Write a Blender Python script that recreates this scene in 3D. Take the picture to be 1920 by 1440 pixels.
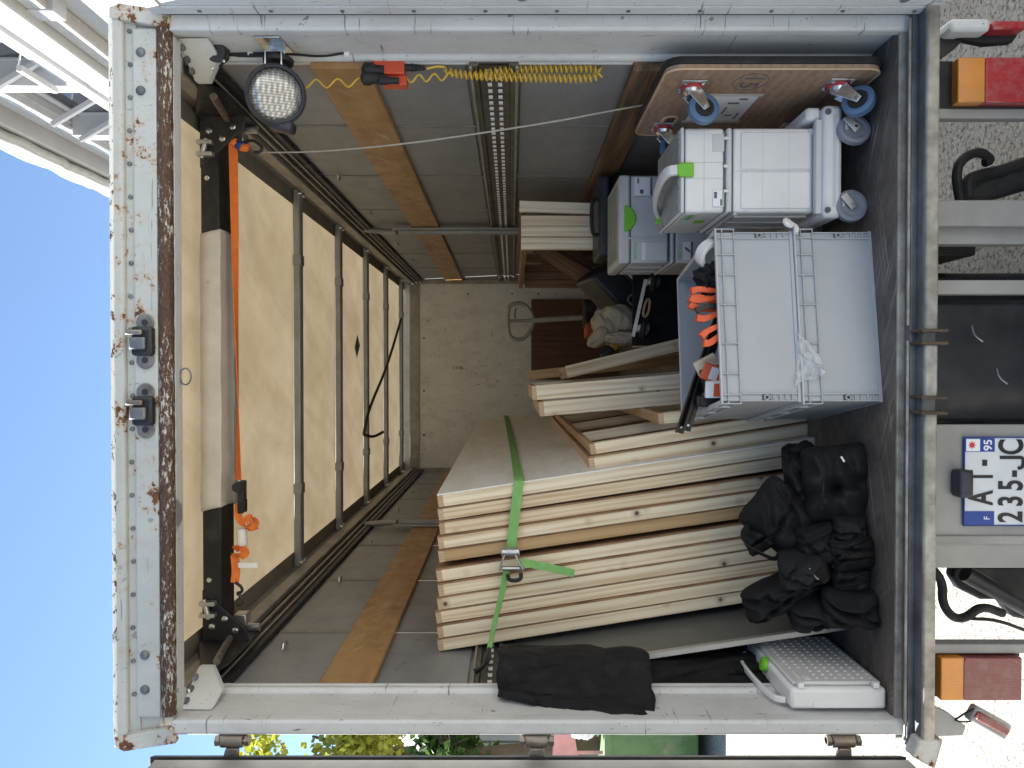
import bpy, math, random
from mathutils import Vector, Matrix, noise
R = math.radians
random.seed(7)
scene = bpy.context.scene
COL = scene.collection
for _o in list(bpy.data.objects): bpy.data.objects.remove(_o)

# ------------------------------------------------------------------ camera
YAW = R(0.8); F = 1442.0
CAM = Vector((0, 0, 2.2))
FWD = Vector((-math.sin(YAW), math.cos(YAW), 0)); RGT = Vector((math.cos(YAW), math.sin(YAW), 0)); UP = Vector((0, 0, 1))
cam_d = bpy.data.cameras.new('camera'); cam_d.sensor_width = 36; cam_d.lens = 36 * F / 1920
cam_d.clip_start = .05; cam_d.clip_end = 3000
cam = bpy.data.objects.new('camera', cam_d); COL.objects.link(cam)
_m = Matrix((-UP, RGT, -FWD)).transposed().to_4x4(); _m.translation = CAM     # phone held on its side: the picture lies on its left
cam.matrix_world = _m; scene.camera = cam

# ------------------------------------------------------------------ sky, sun, exposure
SUN_AZ, SUN_EL = R(-60), R(53)
world = bpy.data.worlds.new('World'); scene.world = world; world.use_nodes = True
_n = world.node_tree; _bg = _n.nodes['Background']
_s = _n.nodes.new('ShaderNodeTexSky'); _s.sky_type = 'NISHITA'; _s.sun_disc = False
_s.sun_elevation = SUN_EL; _s.sun_rotation = SUN_AZ; _s.air_density = 1.0; _s.dust_density = .0; _s.ozone_density = 2.2
_n.links.new(_s.outputs[0], _bg.inputs[0]); _bg.inputs[1].default_value = .057
sun_d = bpy.data.lights.new('sun', 'SUN'); sun_d.energy = 5.0; sun_d.angle = R(.53); sun_d.color = (1, .95, .87)
sun = bpy.data.objects.new('sun', sun_d); COL.objects.link(sun)
_sv = Vector((math.sin(SUN_AZ) * math.cos(SUN_EL), math.cos(SUN_AZ) * math.cos(SUN_EL), math.sin(SUN_EL)))
sun.rotation_euler = _sv.to_track_quat('Z', 'Y').to_euler(); sun.location = _sv * 30
vs = scene.view_settings; vs.view_transform = 'Standard'; vs.look = 'None'; vs.exposure = 2.0; vs.gamma = 1.0; vs.use_curve_mapping = False
scene.render.engine = 'CYCLES'
scene.cycles.max_bounces = 10; scene.cycles.diffuse_bounces = 6; scene.cycles.glossy_bounces = 4; scene.cycles.transparent_max_bounces = 8
scene.cycles.use_denoising = True; scene.cycles.sample_clamp_indirect = 6

# ------------------------------------------------------------------ helpers
def P(px, py, Y):
    """the point of the place that lies Y metres ahead on the sight line of a photograph pixel"""
    d = FWD + RGT * ((720 - py) / F) + UP * ((960 - px) / F)
    return CAM + d * (Y / d.y)
def PX(py, Y): return P(960, py, Y).x
def PZ(px, Y, py=720): return P(px, py, Y).z
WM = {}
class MB:
    def __init__(s): s.v = []; s.f = []
    def add(s, vs, fs):
        n = len(s.v); s.v += [tuple(v) for v in vs]; s.f += [tuple(i + n for i in f) for f in fs]; return s
    def box(s, x0, x1, y0, y1, z0, z1):
        return s.add([(x0,y0,z0),(x1,y0,z0),(x1,y1,z0),(x0,y1,z0),(x0,y0,z1),(x1,y0,z1),(x1,y1,z1),(x0,y1,z1)],
              [(0,3,2,1),(4,5,6,7),(0,1,5,4),(1,2,6,5),(2,3,7,6),(3,0,4,7)])
    def obox(s, c, ax, ay, az, hx, hy, hz):
        c = Vector(c); ax = Vector(ax).normalized() * hx; ay = Vector(ay).normalized() * hy; az = Vector(az).normalized() * hz
        k = [(-1,-1,-1),(1,-1,-1),(1,1,-1),(-1,1,-1),(-1,-1,1),(1,-1,1),(1,1,1),(-1,1,1)]
        return s.add([c + ax*a + ay*b + az*d for a, b, d in k], [(0,3,2,1),(4,5,6,7),(0,1,5,4),(1,2,6,5),(2,3,7,6),(3,0,4,7)])
    def cyl(s, p0, p1, r, n=16, r1=None, caps=True):
        p0 = Vector(p0); p1 = Vector(p1); r1 = r if r1 is None else r1
        d = (p1 - p0).normalized(); a = d.orthogonal().normalized(); b = d.cross(a)
        vs = []
        for p, q in ((p0, r), (p1, r1)):
            for i in range(n):
                t = 2 * math.pi * i / n; vs.append(p + (a * math.cos(t) + b * math.sin(t)) * q)
        fs = [(i, (i+1) % n, n + (i+1) % n, n + i) for i in range(n)]
        if caps: fs += [tuple(range(n - 1, -1, -1)), tuple(range(n, 2*n))]
        return s.add(vs, fs)
    def lathe(s, p, d, prof, n=24, caps=3):
        """prof: (along d, radius) pairs"""
        p = Vector(p); d = Vector(d).normalized(); a = d.orthogonal().normalized(); b = d.cross(a); vs = []
        for h, r in prof:
            for i in range(n):
                t = 2 * math.pi * i / n; vs.append(p + d * h + (a * math.cos(t) + b * math.sin(t)) * max(r, 1e-4))
        fs = [(j*n + i, j*n + (i+1) % n, (j+1)*n + (i+1) % n, (j+1)*n + i) for j in range(len(prof) - 1) for i in range(n)]
        if caps & 1: fs.append(tuple(range(n - 1, -1, -1)))
        if caps & 2: fs.append(tuple(range((len(prof)-1)*n, len(prof)*n)))
        return s.add(vs, fs)
    def tube(s, pts, r, n=8, close=False, flat=None):
        """flat=(w,t,dir): a strap section instead of a round one"""
        pts = [Vector(p) for p in pts]; m = len(pts); vs = []
        ref = None
        for i, p in enumerate(pts):
            d = (pts[(i+1) % m] if (close or i < m-1) else p) - (pts[i-1] if (close or i > 0) else p)
            d.normalize()
            if flat:
                w, t, wd = flat; wdv = Vector(wd(i / (m - 1)) if callable(wd) else wd)
                ww = w(i / (m - 1)) if callable(w) else w
                a = (wdv - d * wdv.dot(d)).normalized(); b = d.cross(a)
                for x, y in ((-1,-1),(1,-1),(1,1),(-1,1)): vs.append(p + a * (x*ww/2) + b * (y*t/2))
            else:
                if ref is None: ref = d.orthogonal()
                a = (ref - d * ref.dot(d)).normalized(); ref = a; b = d.cross(a)
                rr = r(i / (m - 1)) if callable(r) else r
                for k in range(n):
                    t = 2*math.pi*k/n; vs.append(p + (a*math.cos(t) + b*math.sin(t)) * rr)
        k = 4 if flat else n
        fs = [(i*k + j, i*k + (j+1) % k, ((i+1) % m)*k + (j+1) % k, ((i+1) % m)*k + j) for i in range(m if close else m-1) for j in range(k)]
        if not close: fs += [tuple(range(k-1, -1, -1)), tuple(range((m-1)*k, m*k))]
        return s.add(vs, fs)
    def prism(s, poly, d):
        """poly: list of 3D points, extruded by the vector d"""
        n = len(poly); d = Vector(d); vs = [Vector(p) for p in poly] + [Vector(p) + d for p in poly]
        return s.add(vs, [tuple(range(n-1, -1, -1)), tuple(range(n, 2*n))] + [(i, (i+1) % n, n + (i+1) % n, n + i) for i in range(n)])
    def grid(s, fn, nu, nv, wrap=False):
        vs = [fn(i / nu, j / nv) for j in range(nv + 1) for i in range(nu + (0 if wrap else 1))]
        k = nu if wrap else nu + 1
        return s.add(vs, [(j*k + i, j*k + (i+1) % k, (j+1)*k + (i+1) % k, (j+1)*k + i) for j in range(nv) for i in range(nu)])
def par(o, parent):
    if parent is not None:
        o.parent = parent; o.matrix_parent_inverse = WM[parent.name].inverted()
    WM[o.name] = o.matrix_basis.copy()
    return o
def link_mesh(name, me, mat, parent=None, mw=None):
    o = bpy.data.objects.new(name, me); COL.objects.link(o)
    if mw is not None: o.matrix_basis = mw
    if mat is not None and not me.materials: me.materials.append(mat)
    return par(o, parent)
def mesh_of(name, mb, mat, smooth=True, ang=35):
    me = bpy.data.meshes.new(name); me.from_pydata(mb.v, [], mb.f); me.update()
    if smooth:
        me.polygons.foreach_set('use_smooth', [True] * len(me.polygons)); me.set_sharp_from_angle(angle=R(ang))
    if mat is not None: me.materials.append(mat)
    return me
def mk(name, mb, mat, parent=None, bevel=0, smooth=True, mw=None, ang=35, seg=2, sub=0, solid=0):
    o = link_mesh(name, mesh_of(name, mb, mat, smooth, ang), mat, parent, mw)
    if solid:
        m = o.modifiers.new('s', 'SOLIDIFY'); m.thickness = solid; m.offset = 0
    if bevel:
        m = o.modifiers.new('b', 'BEVEL'); m.width = bevel; m.segments = seg; m.limit_method = 'ANGLE'; m.angle_limit = R(40)
    if sub:
        m = o.modifiers.new('u', 'SUBSURF'); m.levels = sub; m.render_levels = sub
    return o
def tag(o, label, cat, group=None, kind=None):
    if label: o['label'] = label
    if cat: o['category'] = cat
    if group: o['group'] = group
    if kind: o['kind'] = kind
    return o
def thing(name, label, cat, loc, group=None):
    o = bpy.data.objects.new(name, None); o.empty_display_size = .1; COL.objects.link(o); o.location = loc
    o.matrix_basis = Matrix.Translation(Vector(loc)); WM[o.name] = o.matrix_basis.copy()
    return tag(o, label, cat, group)
_bm = {}
def board(name, a, b, wdir, w, t, mat, parent=None, c=.0025):
    """a plank from a to b, w wide along wdir, t thick; its own z runs along the grain"""
    a = Vector(a); b = Vector(b); L = (b - a).length; z = (b - a) / L
    x = Vector(wdir); x = (x - z * x.dot(z)).normalized(); y = z.cross(x)
    key = (round(w, 4), round(t, 4), round(L, 3), mat.name, c)
    if key not in _bm:
        hw, ht = w/2, t/2
        pr = [(-hw+c,-ht),(hw-c,-ht),(hw,-ht+c),(hw,ht-c),(hw-c,ht),(-hw+c,ht),(-hw,ht-c),(-hw,-ht+c)]
        mb = MB().prism([(p[0], p[1], 0) for p in pr], (0, 0, L)); _bm[key] = mesh_of('board', mb, mat, False)
    mw = Matrix((x, y, z)).transposed().to_4x4(); mw.translation = a
    return link_mesh(name, _bm[key], mat, parent, mw)
def text_on(name, s, size, at, xd, yd, mat, parent, ext=.0008, bold=0, sx=1.):
    cu = bpy.data.curves.new('t', 'FONT'); cu.body = s; cu.size = size; cu.extrude = ext; cu.align_x = 'CENTER'; cu.align_y = 'CENTER'; cu.offset = bold
    to = bpy.data.objects.new('t', cu); COL.objects.link(to)
    dg = bpy.context.evaluated_depsgraph_get(); me = bpy.data.meshes.new_from_object(to.evaluated_get(dg)); bpy.data.objects.remove(to)
    xd = Vector(xd).normalized(); yd = Vector(yd).normalized()
    mw = Matrix((xd, yd, xd.cross(yd))).transposed().to_4x4(); mw.translation = Vector(at)
    if sx != 1: me.transform(Matrix.Diagonal((sx, 1, 1, 1)))
    me.materials.clear(); return link_mesh(name, me, mat, parent, mw)
def chaikin(pts, k=2, close=False):
    pts = [Vector(p) for p in pts]
    for _ in range(k):
        q = [] if close else [pts[0]]
        for i in range(len(pts) if close else len(pts) - 1):
            a, b = pts[i], pts[(i+1) % len(pts)]; q += [a*.75 + b*.25, a*.25 + b*.75]
        if not close: q.append(pts[-1])
        pts = q
    return pts
def lerp(a, b, t): return a + (b - a) * t

# ------------------------------------------------------------------ materials
class NT:
    def __init__(s, name):
        s.m = bpy.data.materials.new(name); s.m.use_nodes = True; s.t = s.m.node_tree; s.b = s.t.nodes['Principled BSDF']; s._tc = None
    def n(s, typ, ins=None, **pr):
        nd = s.t.nodes.new('ShaderNode' + typ)
        for k, v in pr.items(): setattr(nd, k, v)
        for k, v in (ins or {}).items(): s.set(nd.inputs[k], v)
        return nd
    def set(s, sock, v):
        if hasattr(v, 'is_linked') or isinstance(v, bpy.types.NodeSocket): s.t.links.new(v, sock)
        else: sock.default_value = v if not (isinstance(v, tuple) and len(v) == 3 and sock.type == 'RGBA') else (*v, 1)
    def co(s, scale=(1,1,1), rot=(0,0,0), rnd=0, loc=(0,0,0)):
        if s._tc is None: s._tc = s.n('TexCoord')
        src = s._tc.outputs['Object']
        if rnd:
            oi = s.n('ObjectInfo'); mu = s.n('VectorMath', {0: oi.outputs['Random'], 1: (37*rnd, 53*rnd, 71*rnd)}, operation='MULTIPLY')
            src = s.n('VectorMath', {0: src, 1: mu.outputs[0]}, operation='ADD').outputs[0]
        if any(rot): src = s.n('Mapping', {'Vector': src, 'Rotation': rot}).outputs[0]
        return s.n('Mapping', {'Vector': src, 'Scale': scale, 'Location': loc}).outputs[0]
    def noise(s, vec, scale, detail=4, rough=.55, dist=0):
        return s.n('TexNoise', {'Vector': vec, 'Scale': scale, 'Detail': detail, 'Roughness': rough, 'Distortion': dist}).outputs['Fac']
    def ramp(s, fac, *st):
        r = s.n('ValToRGB', {0: fac}); e = r.color_ramp.elements
        while len(e) < len(st): e.new(.5)
        for i, (p, c) in enumerate(st):
            e[i].position = p; e[i].color = (*c, 1) if isinstance(c, tuple) else (c, c, c, 1)
        return r.outputs[0]
    def mix(s, fac, a, b, bt='MIX'):
        m = s.n('Mix', data_type='RGBA', blend_type=bt)
        s.set(m.inputs[0], fac); s.set(m.inputs[6], a); s.set(m.inputs[7], b); return m.outputs[2]
    def math(s, op, a, b=0.): 
        return s.n('Math', {0: a, 1: b}, operation=op).outputs[0]
    def bump(s, h, strength=.3, dist=.01):
        return s.n('Bump', {'Height': h, 'Strength': strength, 'Distance': dist}).outputs[0]
    def out(s, col=None, rough=None, metal=None, normal=None, **kw):
        for k, v in (('Base Color', col), ('Roughness', rough), ('Metallic', metal), ('Normal', normal)):
            if v is not None: s.set(s.b.inputs[k], v)
        for k, v in kw.items(): s.set(s.b.inputs[k.replace('_', ' ')], v)
        return s.m
MAT = {}
def plain(name, col, rough=.5, metal=0., var=.12, vs=6., bump=0, bs=60., dust=0, dustcol=(.45,.42,.37), **kw):
    t = NT(name); c = t.co(rnd=1); n = t.noise(c, vs, 5, .6)
    lo = tuple(max(0, x*(1-var)) for x in col); hi = tuple(min(1, x*(1+var)) for x in col)
    cc = t.ramp(n, (.3, lo), (.7, hi))
    if dust:
        d = t.ramp(t.noise(c, 3.2, 6, .65), (.5, 0.), (.72, dust)); cc = t.mix(d, cc, dustcol)
    rr = t.ramp(t.noise(c, vs*2.3, 4), (.3, max(0, rough-.1)), (.7, min(1, rough+.1)))
    nm = t.bump(t.noise(c, bs, 3), bump, .004) if bump else None
    MAT[name] = t.out(cc, rr, metal, nm, **kw); return MAT[name]

def scuffed(name, col, rust=0., scuff=.5, rough=.45, grime=.3):
    t = NT(name); c = t.co()
    base = t.ramp(t.noise(c, 4, 6, .65), (.3, tuple(x*.88 for x in col)), (.7, col))
    g = t.ramp(t.noise(t.co((1,1,.5)), 9, 8, .72), (.48, 0.), (.8, grime)); base = t.mix(g, base, (.30,.28,.25))
    for sc_, rt, th in (((4, 4, 60), (0,0,0), .67), ((60, 60, 5), (.2,.1,0), .685), ((26, 26, 11), (.5,.6,.3), .68)):
        s1 = t.ramp(t.noise(t.co(sc_, rt), 1.0, 3, .6), (th, 0.), (th + .035, scuff)); base = t.mix(s1, base, (.12,.11,.11))
    f = t.ramp(t.noise(c, 130, 2, .5), (.70, 0.), (.75, scuff)); base = t.mix(f, base, (.13,.10,.08))
    rr = rough; nm = None
    if rust:
        rn = t.math('MULTIPLY', t.noise(c, 7, 4, .6), t.noise(c, 38, 6, .7)); k = .34 - .10*rust
        rm = t.ramp(rn, (k, 0.), (k + .03, 1.)); hal = t.ramp(rn, (k - .05, 0.), (k + .01, .55))
        base = t.mix(hal, base, (.42,.24,.10)); rc = t.ramp(t.noise(c, 60, 5, .7), (.35, (.035,.018,.012)), (.65, (.19,.075,.028)))
        base = t.mix(rm, base, rc); rr = t.mix(rm, (rough,)*3, (.9,.9,.9)); nm = t.bump(rm, -.5, .003)
    MAT[name] = t.out(base, rr, 0., nm); return MAT[name]

def wood(name, light, dark, knots=True, weather=0., rough=.6, ring=1., dustf=0.):
    t = NT(name); st = t.co((1, 1, .045), rnd=1); c = t.co(rnd=1)
    warp = t.noise(t.co((1,1,.25), rnd=1), 7, 2)
    g1 = t.noise(st, 55, 5, .6); g2 = t.n('TexWave', {'Vector': st, 'Scale': 9.*ring, 'Distortion': 7., 'Detail': 3., 'Detail Scale': 1.6}, wave_type='BANDS', bands_direction='X').outputs['Fac']
    v = t.math('ADD', t.math('MULTIPLY', g1, .55), t.math('MULTIPLY', g2, .28)); v = t.math('ADD', v, t.math('MULTIPLY', warp, .25))
    cc = t.ramp(v, (.30, light), (.55, tuple(lerp(a, b, .3) for a, b in zip(light, dark))), (.8, dark))
    oi = t.n('ObjectInfo'); tone = t.ramp(oi.outputs['Random'], (0., (.84,.78,.70)), (.5, (1.,.97,.93)), (1., (1.,1.,1.))); cc = t.mix(1., cc, tone, 'MULTIPLY')
    if knots:
        kd = t.n('TexVoronoi', {'Vector': t.co((7, .6, 7), rnd=1), 'Scale': 1.}).outputs['Distance']
        k1 = t.ramp(kd, (.035, 1.), (.085, 0.)); k2 = t.ramp(kd, (.06, .55), (.20, 0.))
        cc = t.mix(k2, cc, tuple(x*.62 for x in dark)); cc = t.mix(k1, cc, (.09,.045,.022))
    if weather:
        w = t.ramp(t.noise(st, 22, 6, .7), (.42, 0.), (.62, weather)); cc = t.mix(w, cc, (.045,.032,.022))
    if dustf:
        cc = t.mix(t.ramp(t.noise(t.co((1,1,.3), rnd=1), 5, 6, .65), (.45, 0.), (.72, dustf)), cc, (.66,.62,.56))
    MAT[name] = t.out(cc, t.ramp(g1, (.3, rough-.08), (.7, rough+.1)), 0., t.bump(v, .12, .003)); return MAT[name]

scuffed('white_paint', (.64,.65,.645), 0., .75, .45, .42)
scuffed('rust_paint', (.47,.49,.475), -.05, .55, .5, .45)
scuffed('door_paint', (.72,.725,.72), 0., .4, .4, .15); scuffed('rust_heavy', (.50,.51,.48), .55, .6, .55, .6)
scuffed('back_wall', (.84,.85,.84), 0., .75, .5, .45)
# worn edge of the roof header: bare brown rust with flakes of old paint
t = NT('rust_edge'); c = t.co((1, 3, 3)); n1 = t.noise(c, 38, 8, .78); n2 = t.noise(t.co((.5,2,2)), 6, 4)
cc = t.ramp(t.noise(c, 60, 5, .7), (.35, (.030,.018,.013)), (.7, (.13,.06,.03))); fl = t.ramp(t.math('ADD', t.math('MULTIPLY', n1, .7), t.math('MULTIPLY', n2, .3)), (.525, 0.), (.56, .9))
MAT['rust_edge'] = t.out(t.mix(fl, cc, (.55,.55,.50)), .7, 0., t.bump(n1, .6, .004))
t = NT('chip_edge'); c = t.co((1, 2, 2)); n1 = t.noise(c, 30, 7, .72); fl = t.ramp(n1, (.56, 0.), (.59, 1.))
MAT['chip_edge'] = t.out(t.mix(fl, (.70,.72,.69), t.ramp(t.noise(c, 80, 4), (.3, (.05,.025,.018)), (.7, (.16,.07,.035)))), .65, 0., t.bump(fl, -.4, .003))
# side walls: anodised boards gone dull
t = NT('wall_grey'); c = t.co(); cc = t.ramp(t.noise(t.co((1,.35,1)), 5, 7, .65), (.3, (.23,.24,.252)), (.7, (.32,.332,.345)))
cc = t.mix(t.ramp(t.noise(t.co((30,1.5,30)), 1., 4), (.66, 0.), (.74, .35)), cc, (.27,.26,.25)); cc = t.mix(t.ramp(t.noise(c, 14, 6, .7), (.62, 0.), (.75, .5)), cc, (.05,.05,.05))
MAT['wall_grey'] = t.out(cc, t.ramp(t.noise(c, 9, 4), (.3, .36), (.7, .55)), .25, t.bump(t.noise(t.co((1,.2,1)), 30, 3), .08, .004))
plain('seam_grey', (.26,.25,.235), .5, .2, .2, 12)
plain('rail_beige', (.34,.32,.285), .45, .35, .22, 7, dust=.3, dustcol=(.12,.11,.10))
plain('channel_dark', (.035,.035,.036), .5, .3, .3, 9)
plain('bow_grey', (.30,.31,.31), .42, .35, .15, 8)
plain('track_grey', (.135,.125,.105), .5, .5, .25, 9, dust=.35, dustcol=(.30,.26,.19))
plain('slot_white', (.86,.86,.84), .3, .0, .05, 20)
plain('galvanised', (.50,.51,.52), .38, .85, .25, 18, dust=.25, dustcol=(.2,.18,.16))
plain('bright_steel', (.66,.67,.68), .24, .95, .1, 14)
plain('dirty_steel', (.15,.165,.18), .5, .45, .4, 10, bump=.2, bs=45, dust=.65, dustcol=(.20,.17,.14))
plain('sill_pale', (.34,.32,.28), .55, .3, .4, 16, bump=.3, bs=70, dust=.6, dustcol=(.14,.12,.10))
plain('socket_rust', (.085,.062,.047), .6, .3, .4, 20)
plain('hinge_steel', (.25,.23,.20), .42, .75, .4, 20, dust=.6, dustcol=(.17,.08,.04))
plain('chassis_grey', (.30,.295,.28), .55, .1, .15, 5, dust=.35, dustcol=(.18,.16,.14))
plain('black_metal', (.018,.019,.022), .42, .2, .3, 8, dust=.12)
plain('black_rubber', (.014,.014,.015), .7, 0, .3, 10, dust=.25, dustcol=(.09,.085,.08))
plain('dark_plastic', (.028,.032,.042), .48, 0, .25, 9, bump=.12, bs=150)
plain('tarp_hem', (.22,.20,.165), .65, 0, .25, 6)
plain('tarp_cover', (.60,.58,.53), .5, 0, .12, 9, bump=.25, bs=14)
plain('orange_web', (.85,.21,.035), .65, 0, .12, 30, bump=.3, bs=300)
plain('green_web', (.20,.44,.13), .7, 0, .14, 30, bump=.3, bs=300)
plain('red_plastic', (.58,.075,.03), .4, 0, .12, 9)
plain('yellow_cable', (.62,.42,.06), .4, 0, .1, 20)
plain('grey_rope', (.42,.40,.36), .7, 0, .15, 40)
plain('crate_grey', (.40,.418,.445), .42, 0, .05, 4, bump=.05, bs=180)
plain('crate_rib', (.51,.525,.54), .4, 0, .05, 4)
plain('case_white', (.74,.74,.735), .42, 0, .05, 4, bump=.1, bs=350)
plain('case_grey', (.58,.585,.59), .45, 0, .06, 4, bump=.08, bs=300)
plain('case_lid', (.30,.325,.325), .35, 0, .08, 4)
plain('case_shadow', (.10,.105,.11), .6)
plain('case_green', (.17,.52,.03), .4, 0, .06, 4)
plain('print_green', (.10,.42,.06), .5)
plain('label_white', (.82,.83,.85), .45, 0, .04, 8)
plain('label_print', (.10,.11,.14), .5)
plain('grey_wheel', (.22,.235,.28), .5, 0, .12, 9)
plain('blue_wheel', (.085,.165,.29), .45, 0, .18, 9)
plain('red_ring', (.45,.045,.05), .4)
plain('black_fabric', (.011,.0115,.013), .78, 0, .5, 5, bump=.5, bs=30, dust=.2, dustcol=(.05,.049,.047), Specular_IOR_Level=.25)
plain('felt', (.005,.005,.0055), .9, 0, .4, 9, bump=.7, bs=60, dust=.06, dustcol=(.05,.05,.05))
plain('beige_cloth', (.42,.36,.28), .85, 0, .18, 7, bump=.3, bs=40)
plain('grey_panel', (.115,.12,.115), .42, 0, .1, 3)
plain('alu_edge', (.50,.51,.51), .35, .8, .1)
plain('clamp_orange', (.72,.11,.03), .5, 0, .1, 20)
plain('bar_black', (.022,.022,.024), .38, .3, .2, 10)
plain('tape_white', (.78,.77,.76), .45, 0, .05)
plain('pallet_red', (.35,.03,.035), .45, 0, .15)
plain('jack_orange', (.50,.13,.03), .5, 0, .2)
plain('jack_grey', (.42,.42,.41), .45, .3, .2)
plain('black_box_paint', (.010,.012,.017), .4, 0, .3, 6, dust=.2, dustcol=(.12,.12,.13))
plain('shrink_wrap', (.80,.82,.84), .15, 0, .04, 9, bump=.5, bs=40, Alpha=.32)
plain('plate_white', (.66,.68,.70), .4, 0, .07, 9, dust=.25, dustcol=(.4,.38,.35))
plain('plate_black', (.016,.016,.018), .45)
plain('plate_blue', (.015,.055,.28), .45, 0, .1)
plain('plate_red', (.55,.03,.03), .45)
def lens(name, col, rough=.22):
    t = NT(name); c = t.co(); w = t.n('TexWave', {'Vector': c, 'Scale': 38., 'Distortion': 0.}, wave_type='BANDS', bands_direction='X').outputs['Fac']
    cc = t.ramp(t.noise(c, 9, 5), (.3, tuple(x*.75 for x in col)), (.7, col)); cc = t.mix(t.ramp(t.noise(c, 30, 6, .7), (.45, .03), (.72, .3)), cc, (.30,.25,.21))
    MAT[name] = t.out(cc, rough, 0., t.bump(w, .15, .003), Coat_Weight=.6, Coat_Roughness=.15)
lens('lens_red', (.42,.012,.022), .15); lens('lens_orange', (.72,.26,.02), .15); lens('lens_maroon', (.22,.04,.038), .3)
t = NT('lamp_glass'); c = t.co((1,1,1)); br = t.n('TexVoronoi', {'Vector': t.co((1,1,.55), (.2,.0,.0)), 'Scale': 120., 'Randomness': .12}).outputs['Distance']
MAT['lamp_glass'] = t.out(t.ramp(br, (.15, (.62,.62,.60)), (.6, (.22,.22,.21))), .2, .5, t.bump(br, -.9, .006))
wood('pine', (.88,.80,.63), (.60,.45,.27)); wood('pine_edge', (.86,.76,.58), (.60,.44,.26), ring=1.6)
wood('pine_end', (.62,.45,.30), (.42,.27,.16), knots=False, ring=3.)
wood('pine_pale', (.90,.83,.68), (.64,.48,.30)); wood('pine_ochre', (.60,.43,.24), (.42,.27,.13))
t = NT('plank_tan'); c = t.co(rnd=1); st = t.co((1,1,.12), rnd=1); cc = t.ramp(t.noise(st, 14, 6, .65), (.3, (.30,.165,.065)), (.7, (.44,.265,.115)))
cc = t.mix(t.ramp(t.noise(c, 6, 7, .7), (.5, 0.), (.72, .6)), cc, (.17,.09,.04)); cc = t.mix(t.ramp(t.noise(t.co((40,40,5), (0,.5,.2), rnd=1), 1., 2), (.66, 0.), (.72, .6)), cc, (.62,.47,.30)); cc = t.mix(t.ramp(t.noise(t.co((9,9,50), (.2,0,.3), rnd=1), 1., 2), (.68, 0.), (.73, .5)), cc, (.60,.46,.30))
MAT['plank_tan'] = t.out(cc, t.ramp(t.noise(c, 12, 4), (.3, .34), (.7, .55)), 0., t.bump(t.noise(st, 40, 3), .1, .003))
wood('plank_dark', (.26,.16,.08), (.12,.065,.03), knots=False, weather=.85, ring=2.)
wood('frame_brown', (.34,.20,.11), (.17,.09,.05)); wood('ply_red', (.17,.085,.045), (.085,.04,.022), knots=False, weather=.3)
wood('dolly_ply', (.42,.30,.225), (.28,.18,.125), knots=False, rough=.5, dustf=.10)
wood('ply_edge', (.66,.50,.31), (.45,.31,.17), knots=False)
# primed sheet with pale plaster dust wiped over it
t = NT('sheet_face'); c = t.co(); cc = t.ramp(t.noise(t.co((1,.25,1)), 9, 6, .65), (.3, (.74,.70,.62)), (.7, (.82,.785,.71)))
cc = t.mix(t.ramp(t.noise(t.co((1,.8,3), (0,.15,0)), 4.2, 7, .68), (.40, 0.), (.62, .9)), cc, (.86,.85,.82)); MAT['sheet_face'] = t.out(cc, .6)
# truck floor: film-faced ply, scratched along and across
t = NT('floor_ply'); c = t.co(); cc = t.ramp(t.noise(c, 6, 7, .7), (.3, (.06,.053,.047)), (.7, (.15,.132,.115)))
for sc_, rt, th in (((2.2,70,1),(0,0,.45),.63), ((1.8,120,1),(0,0,.95),.65), ((2.5,95,1),(0,0,-.25),.66)):
    cc = t.mix(t.math('MULTIPLY', t.ramp(t.noise(t.co(sc_, rt), 1., 2, .5, .4), (th-.06, 0.), (th+.05, .85)), t.ramp(t.noise(t.co(loc=(sc_[1], 0, 0)), 3.5, 5, .65), (.42, 0.), (.62, 1.))), cc, (.34,.31,.275))
cc = t.mix(t.ramp(t.noise(c, 3, 6, .7), (.5, 0.), (.75, .5)), cc, (.17,.145,.12))
MAT['floor_ply'] = t.out(cc, t.ramp(t.noise(c, 20, 5), (.3, .42), (.7, .7)), 0., t.bump(t.noise(c, 90, 3), .25, .004))
# roof tarpaulin: lets the daylight through
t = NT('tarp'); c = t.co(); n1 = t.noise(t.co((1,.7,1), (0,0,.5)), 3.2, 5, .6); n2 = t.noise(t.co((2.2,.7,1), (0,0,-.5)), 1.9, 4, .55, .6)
cc = t.ramp(n1, (.3, (.66,.54,.35)), (.7, (.80,.69,.50))); cc = t.mix(t.ramp(n2, (.42, 0.), (.74, .45)), cc, (.46,.35,.22)); cc = t.mix(t.ramp(t.noise(c, 26, 6, .7), (.60, 0.), (.74, .3)), cc, (.45,.36,.23))  # broad brown mottling paints tree and fold shadows into the colour, with some stains
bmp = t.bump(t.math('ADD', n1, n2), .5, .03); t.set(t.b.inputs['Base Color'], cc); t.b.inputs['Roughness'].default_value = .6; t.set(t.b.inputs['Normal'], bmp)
dk_ = t.mix(1., cc, (.20,.195,.187), 'MULTIPLY'); tr = t.n('BsdfTranslucent', {'Color': dk_, 'Normal': bmp}); mx = t.n('MixShader', {0: .50, 1: t.b.outputs[0], 2: tr.outputs[0]})
t.t.links.new(mx.outputs[0], t.t.nodes['Material Output'].inputs['Surface']); MAT['tarp'] = t.m
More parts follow.
